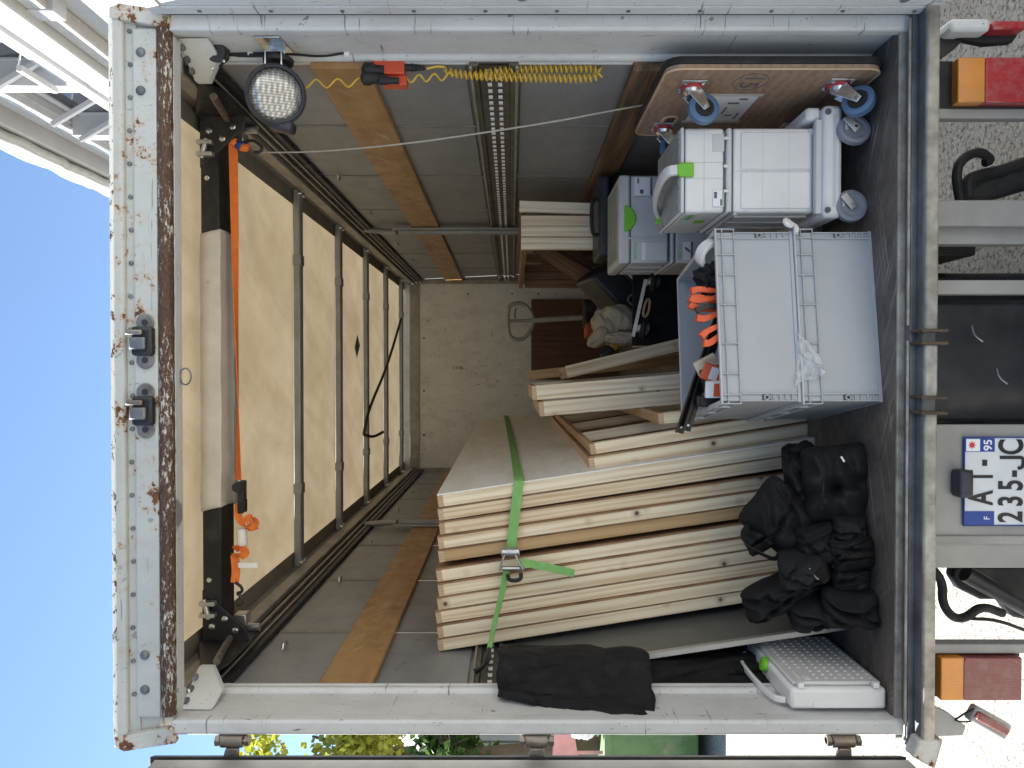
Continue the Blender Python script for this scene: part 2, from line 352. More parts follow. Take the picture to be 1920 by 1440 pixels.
# yard: old concrete with stones showing
t = NT('concrete'); c = t.co(); v = t.n('TexVoronoi', {'Vector': c, 'Scale': 34.}).outputs['Distance']; n = t.noise(c, 2.2, 8, .7)
cc = t.ramp(n, (.3, (.27,.255,.225)), (.7, (.40,.38,.34))); cc = t.mix(t.ramp(t.noise(c, 40, 6, .75), (.51, 0.), (.58, .9)), cc, (.075,.07,.062)); cc = t.mix(t.ramp(t.noise(t.co((1,.6,1)), 17, 6, .75), (.57, 0.), (.66, .5)), cc, (.13,.12,.105)); cc = t.mix(t.ramp(v, (.10, .7), (.22, 0.)), cc, (.50,.48,.45))
MAT['concrete'] = t.out(cc, .85, 0., t.bump(t.math('ADD', t.noise(c, 24, 6, .7), t.math('MULTIPLY', v, .6)), .5, .02))
plain('render_white', (.37,.375,.38), .7, 0, .06, 2, dust=.2, dustcol=(.5,.49,.47)); plain('render_grey', (.33,.335,.34), .75, 0, .08, 2)
plain('rough_stone', (.36,.355,.345), .85, 0, .12, 9, bump=.8, bs=14); plain('frame_white', (.40,.41,.425), .4, 0, .04)
plain('window_glass', (.02,.023,.028), .06, 0, .1); plain('dumpster_green', (.10,.20,.075), .5, 0, .15, 4, dust=.35); plain('container_grey', (.24,.235,.23), .6, 0, .25, 2, dust=.4, dustcol=(.36,.34,.32))
plain('cladding', (.38,.42,.48), .45, .2, .1, 3); plain('pink_plastic', (.60,.27,.26), .5); plain('bark', (.12,.085,.055), .9)
for nm, col in (('leaf_yellow', (.40,.42,.05)), ('leaf_green', (.075,.15,.03))):
    t = NT(nm); oi = t.noise(t.co(), 3.5, 2); cc = t.ramp(oi, (.35, tuple(x*.55 for x in col)), (.65, col)); t.set(t.b.inputs['Base Color'], cc); t.b.inputs['Roughness'].default_value = .5
    tr = t.n('BsdfTranslucent', {'Color': cc}); mx = t.n('MixShader', {0: .4, 1: t.b.outputs[0], 2: tr.outputs[0]}); t.t.links.new(mx.outputs[0], t.t.nodes['Material Output'].inputs['Surface']); MAT[nm] = t.m
# ================================================================== SETTING
M = MAT
mb = MB().grid(lambda u, v: (lerp(-400, 400, u), lerp(-400, 400, v), 0), 8, 8); g = mk('ground', mb, M['concrete'], smooth=False); g['kind'] = 'structure'

# white building along the right of the truck
XF = 3.2; YB0, YB1 = -4.0, 34.0
bld = thing('white_building', 'tall white building with deep eaves and dark windows beside the truck', 'building', (4.5, 12, 0))
mk('wall', MB().box(XF, 8, YB0, YB1, 0, 6.62).box(XF, 8, YB0, YB1, 7.84, 8.3), M['render_grey'], bld, .01)
mk('core', MB().box(3.9, 8, YB0, YB1, 6.05, 7.84), M['window_glass'], bld)
mk('eaves', MB().box(2.98, 8, YB0, YB1, 8.3, 8.52), M['render_grey'], bld, .02)
def _ev(u, v):
    y = lerp(YB0, YB1, u); a = v * 2; n = noise.noise((y*1.7, a, 0)) * .03 + noise.noise((y*6, a*3, 4)) * .02
    return ((2.90 + n, y, 8.36 + .36*a) if v <= .5 else (2.90 + (a-1)*.6 + n, y, 8.72 + n))
mk('stone_edge', MB().grid(_ev, 260, 6), M['rough_stone'], bld, solid=.1)
mk('ledge', MB().box(2.97, XF, YB0, YB1, 6.28, 6.56), M['render_white'], bld, .015)
mk('ledge_moulding', MB().box(3.06, XF, YB0, YB1, 6.10, 6.277), M['rough_stone'], bld, .015)
mk('transom', MB().box(3.02, 3.28, YB0, YB1, 6.70, 6.86), M['frame_white'], bld, .01)
mk('lintel', MB().box(3.12, 3.3, YB0, YB1, 7.86, 8.0), M['frame_white'], bld, .01)
posts = [4.9 + 1.7 * k for k in range(9)]
for k, y in enumerate(posts):
    mk('post', MB().box(3.045, 3.5, y - .1, y + .1, 6.05, 7.84), M['frame_white'], bld, .01)
    if k == len(posts) - 1: break
    a, b = y + .1, y + 1.6
    w = mk('window', MB().box(3.30, 3.36, a, a + .06, 6.88, 7.78).box(3.30, 3.36, b - .06, b, 6.88, 7.78).box(3.30, 3.36, a, b, 6.86, 6.92).box(3.30, 3.36, a, b, 7.74, 7.82).box(3.31, 3.35, a + .48, a + .53, 6.92, 7.74), M['frame_white'], bld, .006)
    mk('pane', MB().box(3.325, 3.335, a + .06, a + .48, 6.92, 7.74), M['window_glass'], w)
    mk('pane', MB().box(3.325, 3.335, a + .53, b - .06, 6.92, 7.74), M['window_glass'], w)
    mk('spandrel_panel', MB().box(3.10, 3.14, a, b, 6.57, 6.69), M['render_white'], bld, .006)
    if k in (1, 2):
        c = mk('open_casement', MB().obox((3.16, a + .8, 7.33), (-.5,0,.86), (0,1,0), (.86,0,.5), .40, .03, .03).obox((3.16, b - .1, 7.33), (-.5,0,.86), (0,1,0), (.86,0,.5), .40, .03, .03).box(2.93, 2.99, a + .8, b - .1, 6.95, 7.01), M['frame_white'], bld, .005)
        mk('stay_bar', MB().cyl((3.02, a + .9, 7.05), (3.32, a + .9, 7.0), .01, 6), M['bright_steel'], c)

# things beyond the gap on the left
def tree(px, py, Y, rad, leafm, label, name, n, seed):
    rnd = random.Random(seed); c = P(px, py, Y); base = Vector((c.x, c.y, 0)); t = thing(name, label, 'tree', base, 'trees beyond the left door')
    mk('trunk', MB().tube([base, base + Vector((.1, 0, c.z*.4)), c + Vector((0, 0, -rad*.3)), c + Vector((.2, .1, rad*.6))], lambda s: .13*(1-s)+.02, 8), M['bark'], t)
    br = MB()
    for k in range(9):
        a = rnd.uniform(0, 6.28); e = c + Vector((math.cos(a)*rad*.85, math.sin(a)*rad*.85, rnd.uniform(-.6, .8)*rad)); br.tube([c + Vector((0,0,-rad*.4)), (c + e)/2 + Vector((0,0,.1)), e], lambda s: .035*(1-s)+.006, 5)
    mk('branches', br, M['bark'], t)
    mb = MB(); cl = [(c + Vector((rnd.gauss(0,.55)*rad, rnd.gauss(0,.55)*rad, rnd.gauss(0,.55)*rad)), rnd.uniform(.2,.42)*rad) for _ in range(34)]
    for k in range(n):
        q, r = rnd.choice(cl); p = q + Vector((rnd.gauss(0,1), rnd.gauss(0,1), rnd.gauss(0,1))).normalized() * r * rnd.random()**.4
        d = Vector((rnd.gauss(0,1), rnd.gauss(0,1), rnd.gauss(-.5,.8))).normalized(); s = d.orthogonal().normalized(); s = Matrix.Rotation(rnd.uniform(0,6.28), 3, d) @ s; L = rnd.uniform(.10,.17); w = L*.36
        mb.add([p, p + d*L*.5 + s*w, p + d*L, p + d*L*.5 - s*w], [(0,1,2,3)])
    mk('crown', mb, M[leafm], t, smooth=False)
tree(665, 1410, 12, 1.15, 'leaf_yellow', 'leafy tree with yellow-green sunlit leaves above the grey wall', 'leafy_tree', 5200, 3)
tree(850, 1412, 9.5, .42, 'leaf_green', 'small dark green tree top just above the grey wall', 'small_tree', 1500, 5)
shed = thing('metal_shed', 'pale blue-grey metal clad shed behind the trees', 'shed', (-10.5, 19, 0))
mk('wall', MB().box(-13.5, -8.0, 18.5, 24, 0, 4.3), M['cladding'], shed)
for k in range(14): mk('cladding_rib', MB().box(-13.4 + k*.4, -13.34 + k*.4, 18.47, 18.5, .1, 4.2), M['cladding'], shed)
mk('roof', MB().prism([(-13.8, 18.2, 4.3), (-7.7, 18.2, 4.3), (-7.7, 21.2, 5.4), (-13.8, 21.2, 5.4)], (0,0,.1)), M['cladding'], shed)
mk('gutter', MB().tube([(-13.8, 18.15, 4.3), (-7.7, 18.15, 4.3)], .06, 8), M['bark'], shed)
wl = thing('yard_wall', 'stained grey panel wall under the trees', 'wall', (-5.6, 10.6, 0))
for k in range(6):
    x0 = -9.9 + k * 1.2; mk('wall_panel', MB().box(x0, x0 + 1.17, 10.6, 10.72, 0, 2.72), M['container_grey'], wl, .01)
mk('coping', MB().box(-9.95, -2.6, 10.55, 10.77, 2.723, 2.80), M['container_grey'], wl, .01)
mk('rail_band', MB().box(-9.95, -2.6, 10.57, 10.597, 1.9, 2.0), M['cladding'], wl, .005)
dm = thing('green_dumpster', 'green steel dumpster standing on the sunlit yard', 'dumpster', (-4.3, 9.2, 0))
dm_p = [(-5.6, 8.4, .18), (-3.3, 8.4, .18), (-3.3, 8.4, 1.12), (-5.6, 8.4, 1.12)]
mk('body', MB().prism([(-5.5, 8.5, .12), (-3.4, 8.5, .12), (-3.2, 8.35, 1.12), (-5.7, 8.35, 1.12)], (0, 1.3, 0)), M['dumpster_green'], dm, .02)
for k in range(5): mk('stiffener', MB().box(-5.3 + k*.45, -5.24 + k*.45, 8.31, 8.345 + .1, .2, 1.08), M['dumpster_green'], dm, .006)
mk('rim', MB().box(-5.75, -3.15, 8.30, 8.40, 1.123, 1.2), M['dumpster_green'], dm, .01)
for x in (-5.3, -3.6): mk('foot', MB().box(x - .12, x + .12, 8.5, 9.6, 0, .119), M['galvanised'], dm, .01)
def blob(c, rad, seed, amp=.12, freq=2.2, axes=None, e=1., nu=36, nv=22, flat=None, fold=0., gather=0., crease=0):
    c = Vector(c); A = axes or (Vector((1,0,0)), Vector((0,1,0)), Vector((0,0,1))); A = [Vector(a).normalized() for a in A]
    rn_ = random.Random(int(seed*77) + 5); cr = [(Vector((rn_.gauss(0,1), rn_.gauss(0,.6), rn_.gauss(0,1))).normalized(), rn_.uniform(-.55,.55), rn_.uniform(.06,.13)) for _ in range(crease)]
    def sg(x, p): return math.copysign(abs(x)**p, x)
    def fn(u, v):
        th = u*2*math.pi; ph = (v - .5)*math.pi*.998
        d = Vector((sg(math.cos(ph), e)*sg(math.cos(th), e), sg(math.cos(ph), e)*sg(math.sin(th), e), sg(math.sin(ph), e)))
        q = d*freq + Vector((seed*3.1, seed*1.7, seed)); n = noise.noise(q) + .5*noise.noise(q*2.1)
        if fold: n += fold*(.35 - abs(noise.noise(Vector((q.x*.9, q.y*3.2, q.z*3.2)))))*1.6
        if gather:
            s_ = abs(math.sin(ph)); n += gather*(s_**2.5)*(abs(math.sin(th*4.5 + seed + 1.5*math.sin(ph*2)))*1.4 - .5) + gather*.5*noise.noise(Vector((th*5, ph*2.2, seed)))
        for nv_, of_, w_ in cr:
            s_ = d.dot(nv_) - of_; n += -.85*math.exp(-(s_/w_)**2) + .4*math.exp(-((abs(s_) - 2.1*w_)/(w_*1.1))**2)
        k = 1 + amp*n; p = c + A[0]*(d.x*rad[0]*k) + A[1]*(d.y*rad[1]*k) + A[2]*(d.z*rad[2]*k)
        if flat is not None and p.z < flat: p.z = flat + (p.z - flat)*.05
        return p
    return MB().grid(fn, nu, nv, wrap=True)
tag(mk('plastic_bag', blob((-3.78, 8.30, 1.42), (.17, .13, .2), 4, .35, 2.6), M['label_white']), 'crumpled white plastic bag on the rim of the green dumpster', 'bag')
pk = thing('pink_chair', 'faded pink plastic chair back poking out of the dumpster', 'chair', (-3.95, 8.9, 1.12))
mk('backrest', MB().prism([(-4.35, 8.6, 1.45), (-3.75, 8.6, 1.55), (-3.8, 8.6, 1.72), (-4.35, 8.6, 1.75)], (0, .03, 0)), M['pink_plastic'], pk, .012)
for x in (-4.28, -3.9): mk('leg', MB().cyl((x, 8.62, 1.1), (x, 8.62, 1.5), .02, 8), M['pink_plastic'], pk)

# ================================================================== TRUCK
XR, XL, YR, YB, ZF, ZT = 1.06, -1.12, 2.40, 8.73, 1.0, 3.38
tk = thing('box_truck', 'white box truck with open rear doors and rusty header, seen from behind', 'truck', (0, 5.5, 0))
# --- load floor and sill
mk('load_floor', MB().box(XL, XR, YR - .012, YB, .95, ZF), M['floor_ply'], tk)
sill = mk('rear_sill', MB().box(-1.15, 1.10, 2.312, 2.352, .925, .966).box(-1.15, 1.10, 2.352, 2.386, .925, .984), M['dirty_steel'], tk, .004)
mk('sill_ridge', MB().box(-1.13, .10, 2.349, 2.356, .986, .994).box(.145, 1.08, 2.349, 2.356, .986, .994), M['sill_pale'], sill, .002)
mk('sill_angle', MB().box(-1.14, 1.09, 2.3865, 2.3985, .94, 1.004), M['sill_pale'], sill, .003)
for a, b in ((-1.16, -.118), (-.075, .087), (.125, 1.10)):
    mk('sill_lip', MB().box(a, b, 2.292, 2.309, .930, .968), M['sill_pale'], sill, .006)
for x in (-.118, -.072, .09, .127):
    mk('socket_bracket', MB().box(x - .005, x + .005, 2.280, 2.352, .905, .985), M['socket_rust'], sill, .003)
mk('sill_end', MB().prism([(-1.19, 2.29, .93), (-1.10, 2.29, .905), (-1.10, 2.29, .98), (-1.15, 2.29, 1.0)], (0, .05, 0)), M['rust_heavy'], sill, .006)
# --- side walls
SEAMS = (3.30, 4.13, 4.97, 5.85, 6.80, 7.72)
for sd, X in ((1, XR), (-1, XL)):
    o = lambda d: X - sd * d           # d metres in from the wall
    bx = lambda mb, d0, d1, y0, y1, z0, z1: mb.box(min(o(d0), o(d1)), max(o(d0), o(d1)), y0, y1, z0, z1)
    ys = [2.60] + list(SEAMS) + [YB]
    wall = mk('side_wall', bx(MB(), -.03, -.002, 2.60, YB, .95, 3.44), M['wall_grey'], tk)
    for a, b in zip(ys[:-1], ys[1:]):
        for z0, z1 in ((1.0, 1.66), (1.664, 2.17), (2.36, 2.72), (2.724, 3.2)):
            mk('wall_board', bx(MB(), -.002, .006, a + .003, b - .003, z0, z1), M['wall_grey'], wall, .003)
    for y in SEAMS: mk('seam_strip', bx(MB(), .006, .010, y - .018, y + .018, 1.0, 3.2), M['seam_grey'], wall, .002)
    # cargo track with its flanges and slots
    tr = mk('cargo_track', bx(bx(bx(MB(), .006, .022, 2.61, 8.7, 2.178, 2.205), .006, .022, 2.61, 8.7, 2.318, 2.345), .006, .012, 2.61, 8.7, 2.206, 2.317), M['track_grey'], wall, .003)
    mk('flange', bx(bx(MB(), .022, .030, 2.61, 8.7, 2.178, 2.188), .022, .030, 2.61, 8.7, 2.336, 2.345), M['rail_beige'], tr, .002)
    hole = MB(); daylightm = MB(); y = 2.66
    while y < 8.65:
        for z in (2.235, 2.272):
            bx(hole, .012, .0135, y - .004, y + .024, z - .003, z + .02); bx(daylightm, .0135, .019, y, y + .021, z, z + .016)
        y += .063
    so = mk('slot_row', hole, M['channel_dark'], tr, smooth=False); so['kind'] = 'stuff'; so = mk('slot_daylight_row', daylightm, M['slot_white'], tr, smooth=False); so['kind'] = 'stuff'  # raised white boxes stand in for daylight showing through the slots
    # timber slats
    def slat(y0, y1, za0, zb0, za1, zb1, mat, d=.022):
        c0 = Vector((o(.008 + d/2), y0, (za0 + zb0)/2)); c1 = Vector((o(.008 + d/2), y1, (za1 + zb1)/2))
        board('timber_slat', c0, c1, (0,0,1), abs(za0 - zb0), d, mat, wall, .004)
    slat(2.615, 5.45, 2.69, 2.882, 2.715, 2.907, M['plank_tan']); slat(5.47, 8.72, 2.72, 2.915, 2.745, 2.95, M['plank_tan'])
    if sd > 0: slat(2.615, 5.45, 1.665, 1.79, 1.645, 1.785, M['plank_dark'], .03); slat(5.5, 8.7, 1.65, 1.78, 1.65, 1.78, M['plank_dark'], .03)
    # stanchion with its bent head
    st = mk('stanchion', bx(bx(MB(), .034, .05, 5.42, 5.53, 1.0, 3.05), .05, .075, 5.445, 5.505, 1.0, 3.0), M['bow_grey'], wall, .004)
    mk('stanchion_head', MB().tube([(o(.055), 5.475, 3.02), (o(.05), 5.5, 3.10), (o(.02), 5.56, 3.27)], .022, 8), M['bow_grey'], st)
    for y in (3.1, 4.1, 5.0, 6.2, 7.1): mk('strap_eye', MB().tube([(o(.012), y - .03, 3.12), (o(.03), y - .02, 3.12), (o(.03), y + .02, 3.12), (o(.012), y + .03, 3.12)], .005, 6), M['galvanised'], wall)
    # roof rail
    rl = mk('roof_rail', bx(bx(MB(), -.02, .055, 2.6, YB, 3.305, 3.37), -.02, .035, 2.6, YB, 3.373, 3.43), M['rail_beige'], tk, .005)
    mk('rail_channel', bx(MB(), .008, .028, 2.6, YB, 3.205, 3.302), M['channel_dark'], rl, .003)
    mk('rail_bead', bx(bx(MB(), .03, .038, 2.6, YB, 3.235, 3.243), .03, .044, 2.6, YB, 3.27, 3.28), M['rail_beige'], rl, .002)
    mk('tarp_hem', bx(MB(), .02, .115, 2.5, YB, 3.4245, 3.4275), M['tarp_hem'], tk)
# --- front bulkhead
bw = mk('bulkhead', MB().box(XL, XR, YB, YB + .03, .95, 3.44), M['back_wall'], tk)
mk('top_strip', MB().box(XL + .01, XR - .01, YB - .012, YB - .002, 3.25, 3.36), M['rail_beige'], bw, .003)
for x in (XL + .025, XR - .025): mk('corner_post', MB().box(x - .024, x + .024, YB - .03, YB - .002, 1.0, 3.25), M['rail_beige'], bw, .004)
for x, z in ((.9, 2.7), (.9, 2.2), (.9, 1.9), (-.2, 3.2), (.4, 3.2), (-.7, 3.2), (-.95, 2.7), (-.95, 2.2)): mk('screw', MB().lathe((x, YB - .001, z), (0,-1,0), [(0,.012),(.004,.011),(.007,.005)], 10), M['dirty_steel'], bw)
text_on('marker_scribble', '1146', .06, P(859, 690, YB - .003), (0,0,-1), (1,0,0), M['plate_black'], bw)
# --- roof: bows and tarpaulin
def _tp(u, v):
    x = lerp(-1.07, 1.0, u); y = lerp(2.44, 8.7, v)
    return (x, y, 3.434 + .012*noise.noise((x*2.2, y*1.6, 0)) + .007*noise.noise((x*6 + y*3, y*4, 3)) + .018*math.sin(math.pi*((y - .31) % 1.0)))
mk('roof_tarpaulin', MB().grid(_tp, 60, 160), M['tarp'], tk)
for k, y in enumerate((4.31, 5.32, 6.31, 7.30, 8.30)):
    bo = mk('roof_bow', MB().box(-1.085, 1.025, y - .032, y + .032, 3.375, 3.418), M['bow_grey'], tk, .008)
    for x in (.63, -.645): mk('sleeve', MB().box(x - .03, x + .03, y - .036, y + .036, 3.370, 3.4185), M['bow_grey'], bo, .006)
    for x in (1.0, -1.06):
        mk('bow_end', MB().cyl((x, y - .03, 3.365), (x, y - .03, 3.385), .012, 10).cyl((x, y + .03, 3.365), (x, y + .03, 3.385), .012, 10), M['bright_steel'], bo)
mk('tarp_patch', MB().prism([(.30, 6.0, 3.405), (.22, 6.1, 3.405), (.12, 5.98, 3.405), (.2, 5.9, 3.405)], (0,0,.002)), M['tarp_hem'], tk)
rp = mk('roof_pull_rod', MB().tube(chaikin([P(682, 815, 6.2), P(700, 820, 6.25), P(718, 810, 6.4)], 2) , .012, 8).tube(chaikin([P(752, 598, 7.6), P(725, 690, 6.9), P(690, 770, 6.25), P(682, 815, 6.2)], 2), .012, 8), M['channel_dark'], tk)
# rear roof bogie
bg = mk('roof_beam', MB().box(-1.04, .99, 2.97, 3.11, 3.325, 3.40), M['black_metal'], tk, .008)
mk('beam_cover', MB().grid(lambda u, v: (lerp(-.535, .535, u) + (.02*math.sin(v*3)), *[(2.966, 3.402), (2.9635, 3.36), (2.966, 3.3235), (3.03, 3.3205), (3.10, 3.321), (3.114, 3.335)][min(5, int(v*5 + .5))]), 70, 5), M['tarp_cover'], bg, solid=.002, ang=40)
_c = bpy.data.objects['beam_cover']
for _v in _c.data.vertices:
    q = _v.co; q.z += .004*noise.noise((q.x*9 + q.y*30, q.y*16, 1)) - .002; q.y += .004*noise.noise((q.x*9 + q.z*20, q.z*12, 5)) - .003
mk('cover_hem', MB().tube([(-.53 + .02*k, 3.112 + .004*noise.noise((k*.7,0,0)), 3.322 + .006*noise.noise((k*.5,3,0))) for k in range(54)], .009, 6), M['tarp_hem'], bg)
for s, x in ((1, .99), (-1, -1.04)):
    mk('beam_cheek', MB().prism([(x, 2.62, 3.26), (x, 2.75, 3.22), (x, 3.14, 3.22), (x, 3.14, 3.41), (x, 2.95, 3.41)], (s*.014, 0, 0)), M['black_metal'], bg, .004)
    mk('beam_gusset', MB().prism([(x, 2.966, 3.40), (x - s*.20, 2.966, 3.40), (x - s*.05, 2.966, 3.23), (x, 2.966, 3.22)], (0, .012, 0)), M['black_metal'], bg, .003)
    mk('slide_rod', MB().tube([(x - s*.03, 2.68, 3.235), (x - s*.035, 2.90, 3.27)], .013, 12), M['hinge_steel'], bg)
    mk('clevis', MB().box(x - s*.155 - .008, x - s*.155 + .008, 2.93, 2.962, 3.34, 3.40).box(x - s*.11 - .008, x - s*.11 + .008, 2.93, 2.962, 3.34, 3.40).cyl((x - s*.17, 2.945, 3.385), (x - s*.095, 2.945, 3.365), .010, 10), M['galvanised'], bg, .002)
    for dx, z in ((.06, 3.36), (.09, 3.31), (.045, 3.27)): mk('bolt', MB().lathe((x - s*dx, 2.965, z), (0,-1,0), [(0,.013),(.008,.013),(.010,.008)], 6), M['bright_steel'], bg)
    mk('catch_block', MB().box(x - s*.065 - .022, x - s*.065 + .022, 3.02, 3.08, 3.25, 3.30), M['galvanised'], bg, .004)
    mk('catch_tube', MB().cyl((x - s*.012, 3.10, 3.22), (x - s*.012, 3.10, 3.30), .016, 12), M['galvanised'], bg)
for x in (.35, .75, -.8): mk('bolt', MB().lathe((x, 2.969, 3.372), (0,-1,0), [(0,.010),(.006,.010),(.008,.005)], 6), M['bright_steel'], bg)
# --- rear header
hd = mk('rear_header', MB().box(-1.125, 1.085, 2.392, 2.46, 3.30, 3.43), M['rust_paint'], tk, .004, smooth=False)
mk('header_plate', MB().box(-1.07, 1.06, 2.374, 2.396, 3.292, 3.366), M['rust_paint'], hd, .006, smooth=False)
mk('chipped_edge', MB().tube([(-1.13 + k*.0222, 2.3685, 3.4275 + .002*noise.noise((k*.9,1,0))) for k in range(101)], .0075, 8), M['chip_edge'], hd)
mk('header_lip', MB().box(-1.135, 1.10, 2.366, 2.396, 3.392, 3.432), M['rust_paint'], hd, .012, seg=4, smooth=False)
mk('groove_strip', MB().box(-1.12, 1.08, 2.386, 2.3935, 3.360, 3.396), M['rust_paint'], hd)
mk('rust_edge_strip', MB().tube([(-1.065 + k*.0213, 2.388 , 3.272 + .0016*noise.noise((k*.6,0,0))) for k in range(101)], .0235, 12), M['rust_edge'], hd)
mk('inner_edge', MB().box(-1.06, 1.05, 2.395, 2.455, 3.2495, 3.299), M['white_paint'], hd, .006)
for s, x in ((1, 1.085), (-1, -1.125)):
    mk('header_corner', MB().prism([(x, 2.36, 3.43), (x + s*.03, 2.36, 3.43), (x + s*.045, 2.36, 3.40), (x + s*.02, 2.36, 3.24), (x - s*.03, 2.36, 3.25)], (0, .03, 0)), M['rust_heavy'], hd, .004, smooth=False)
rv = None
for k in range(21):
    x = PX(60 + 62*k, 2.39); mbv = MB().lathe((0,0,0), (0,-1,0), [(0,.0075),(.004,.007),(.006,.003)], 10)
    if rv is None: rv = mesh_of('rivet', mbv, M['dirty_steel'])
    link_mesh('rivet', rv, None, hd, Matrix.Translation((x, 2.3858, 3.379 + .002*math.sin(k*5))))
bt = mesh_of('bolt', MB().lathe((0,0,0), (0,-1,0), [(0,.0145),(.003,.0145),(.007,.012),(.010,.006)], 20), M['dirty_steel'])
for py, px in ((98, 264), (170, 264), (1228, 272), (1293, 272)): link_mesh('bolt', bt, None, hd, Matrix.Translation(P(px, py, 2.374)))
for py in (640, 770):
    x = PX(py, 2.37); z = 3.333
    la = mk('door_latch', MB().box(x - .045, x + .045, 2.345, 2.373, z - .036, z + .030), M['black_metal'], hd, .01, seg=3)
    for dx in (-.058, .058):
        mk('latch_flange', MB().cyl((x + dx, 2.373, z - .004), (x + dx, 2.366, z - .004), .027, 20), M['hinge_steel'], la, .002); mk('flange_hole', MB().cyl((x + dx, 2.3655, z - .004), (x + dx, 2.3645, z - .004), .010, 14), M['channel_dark'], la)
    mk('latch_tongue', MB().box(x - .026, x + .012, 2.330, 2.344, z - .02, z + .03), M['dirty_steel'], la, .006); mk('latch_bar', MB().box(x + .018, x + .034, 2.328, 2.344, z - .012, z + .040), M['hinge_steel'], la, .005)
    mk('latch_slot', MB().box(x - .036, x - .004, 2.3425, 2.3445, z - .03, z - .022), M['channel_dark'], la)
mk('wire_ring', MB().tube([Vector((PX(706, 2.42) + .026*math.cos(a*.35), 2.43, 3.248 - .016 + .018*math.sin(a*.35))) for a in range(18)], .0025, 6, close=True), M['dirty_steel'], hd)
# --- rear door posts
def jamb(s, xf0, xf1, xr, xp):
    j = mk('door_post', MB().box(min(xr, xr + s*.03), max(xr, xr + s*.03), 2.412, 2.60, .93, 3.30), M['white_paint'], tk, .004)
    mk('post_face', MB().box(min(xf0, xf1), max(xf0, xf1), 2.372, 2.418, .915, 3.262), M['white_paint'], j, .010, seg=3)
    mk('post_tube', MB().cyl((xp, 2.602, .99), (xp, 2.602, 3.25), .017, 14), M['white_paint'], j)
    mk('post_return', MB().box(min(xp - s*.018, xp + s*.02), max(xp - s*.018, xp + s*.02), 2.617, 2.632, .99, 3.25), M['white_paint'], j, .003)
    # corner gusset with three bolts
    gz = 3.262; q = xr - s*.004
    gu = mk('corner_gusset', MB().prism([(q, 2.45, gz), (q - s*.085, 2.585, gz), (q - s*.085, 2.585, gz - .05), (q - s*.025, 2.54, gz - .10), (q, 2.45, gz - .1)], (0, .03, 0)), M['white_paint'], j, .005)
    for k in range(3): mk('bolt', MB().lathe((q - s*(.02 + .024*k), 2.475 + .036*k, gz - .005), (0, -.3, -1), [(0,.012),(.008,.012),(.010,.006)], 6), M['dirty_steel'], gu)
    return j
jr = jamb(1, 1.052, 1.118, 1.066, 1.066); jl = jamb(-1, -1.078, -1.125, -1.083, -1.083)
pl_ = mk('cable_pulley', MB().cyl(P(412, 92, 2.56), P(402, 96, 2.52), .036, 22), M['black_metal'], jr, .005); c = P(405, 96, 2.53)
mk('pulley_plate', MB().prism([P(365, 62, 2.57), P(428, 62, 2.57), P(428, 110, 2.57), P(410, 125, 2.57), P(390, 100, 2.57)], (0, .012, 0)), M['black_metal'], pl_, .003)
for px, py in ((372, 68), (400, 66), (418, 80), (420, 115), (398, 128)): mk('bolt', MB().lathe(P(px, py, 2.515), (0,-1,0), [(0,.005),(.003,.005),(.004,.002)], 8), M['bright_steel'], pl_)
# --- doors
rd = mk('rear_door', MB().box(1.095, 1.125, 1.26, 2.345, .915, 3.29), M['door_paint'], tk, .004); rd['label'] = 'right rear door swung open, white inside with riveted edging'
mk('edge_strip', MB().box(1.0895, 1.0945, 2.305, 2.35, .915, 3.292).box(1.0895, 1.0945, 1.26, 2.3045, 3.245, 3.292).box(1.0895, 1.0945, 1.26, 2.3045, .915, .962), M['white_paint'], rd, .002)
for k in range(11): mk('rivet', MB().lathe((1.0893, 2.328, 3.14 - .215*k), (-1,0,0), [(0,.007),(.002,.0065),(.004,.003)], 10), M['dirty_steel'], rd)
mk('door_seal', MB().box(1.094, 1.12, 2.347, 2.367, .93, 3.27), M['black_rubber'], rd, .004)
for z in (2.17, 1.05): mk('cup_bolt', MB().lathe((1.0945, 2.262 if z > 2 else 2.268, z), (-1,0,0), [(0,.014),(.003,.014),(.006,.008)], 14), M['galvanised'], rd)
ld = mk('rear_door', MB().box(-1.232, -1.196, 1.30, 2.355, .972, 3.30), M['chassis_grey'], tk, .003); ld['label'] = 'left rear door swung open, seen along its grey edge'
mk('door_seal', MB().prism([(-1.185, 2.36, .98), (-1.20, 2.40, .985), (-1.232, 2.36, .98)], (0, 0, 2.34)), M['black_rubber'], ld, .003)
mk('edge_strip', MB().box(-1.195, -1.190, 2.30, 2.352, .98, 3.30), M['chassis_grey'], ld, .002)
for px, w in ((436, 25), (1006, 25), (1580, 24)):
    z = PZ(px, 2.40); h = mk('door_hinge', MB().cyl((-1.146, 2.385, z - .035), (-1.146, 2.385, z + .035), .021, 16), M['hinge_steel'], ld, .003)
    mk('hinge_pin', MB().cyl((-1.146, 2.385, z - .052), (-1.146, 2.385, z + .052), .011, 8).cyl((-1.146, 2.385, z + .038), (-1.146, 2.385, z + .052), .017, 6).cyl((-1.146, 2.385, z - .054), (-1.146, 2.385, z - .040), .017, 6), M['hinge_steel'], h)
    mk('hinge_leaf', MB().prism([(-1.165, 2.37, z - .024), (-1.195, 2.37, z - .024), (-1.195, 2.37, z + .026), (-1.165, 2.37, z + .018)], (0, .012, 0)), M['hinge_steel'], h, .004)
    mk('hinge_base', MB().box(-1.145, -1.1255, 2.385, 2.405, z - .045, z + .045), M['rust_edge'], h, .004)
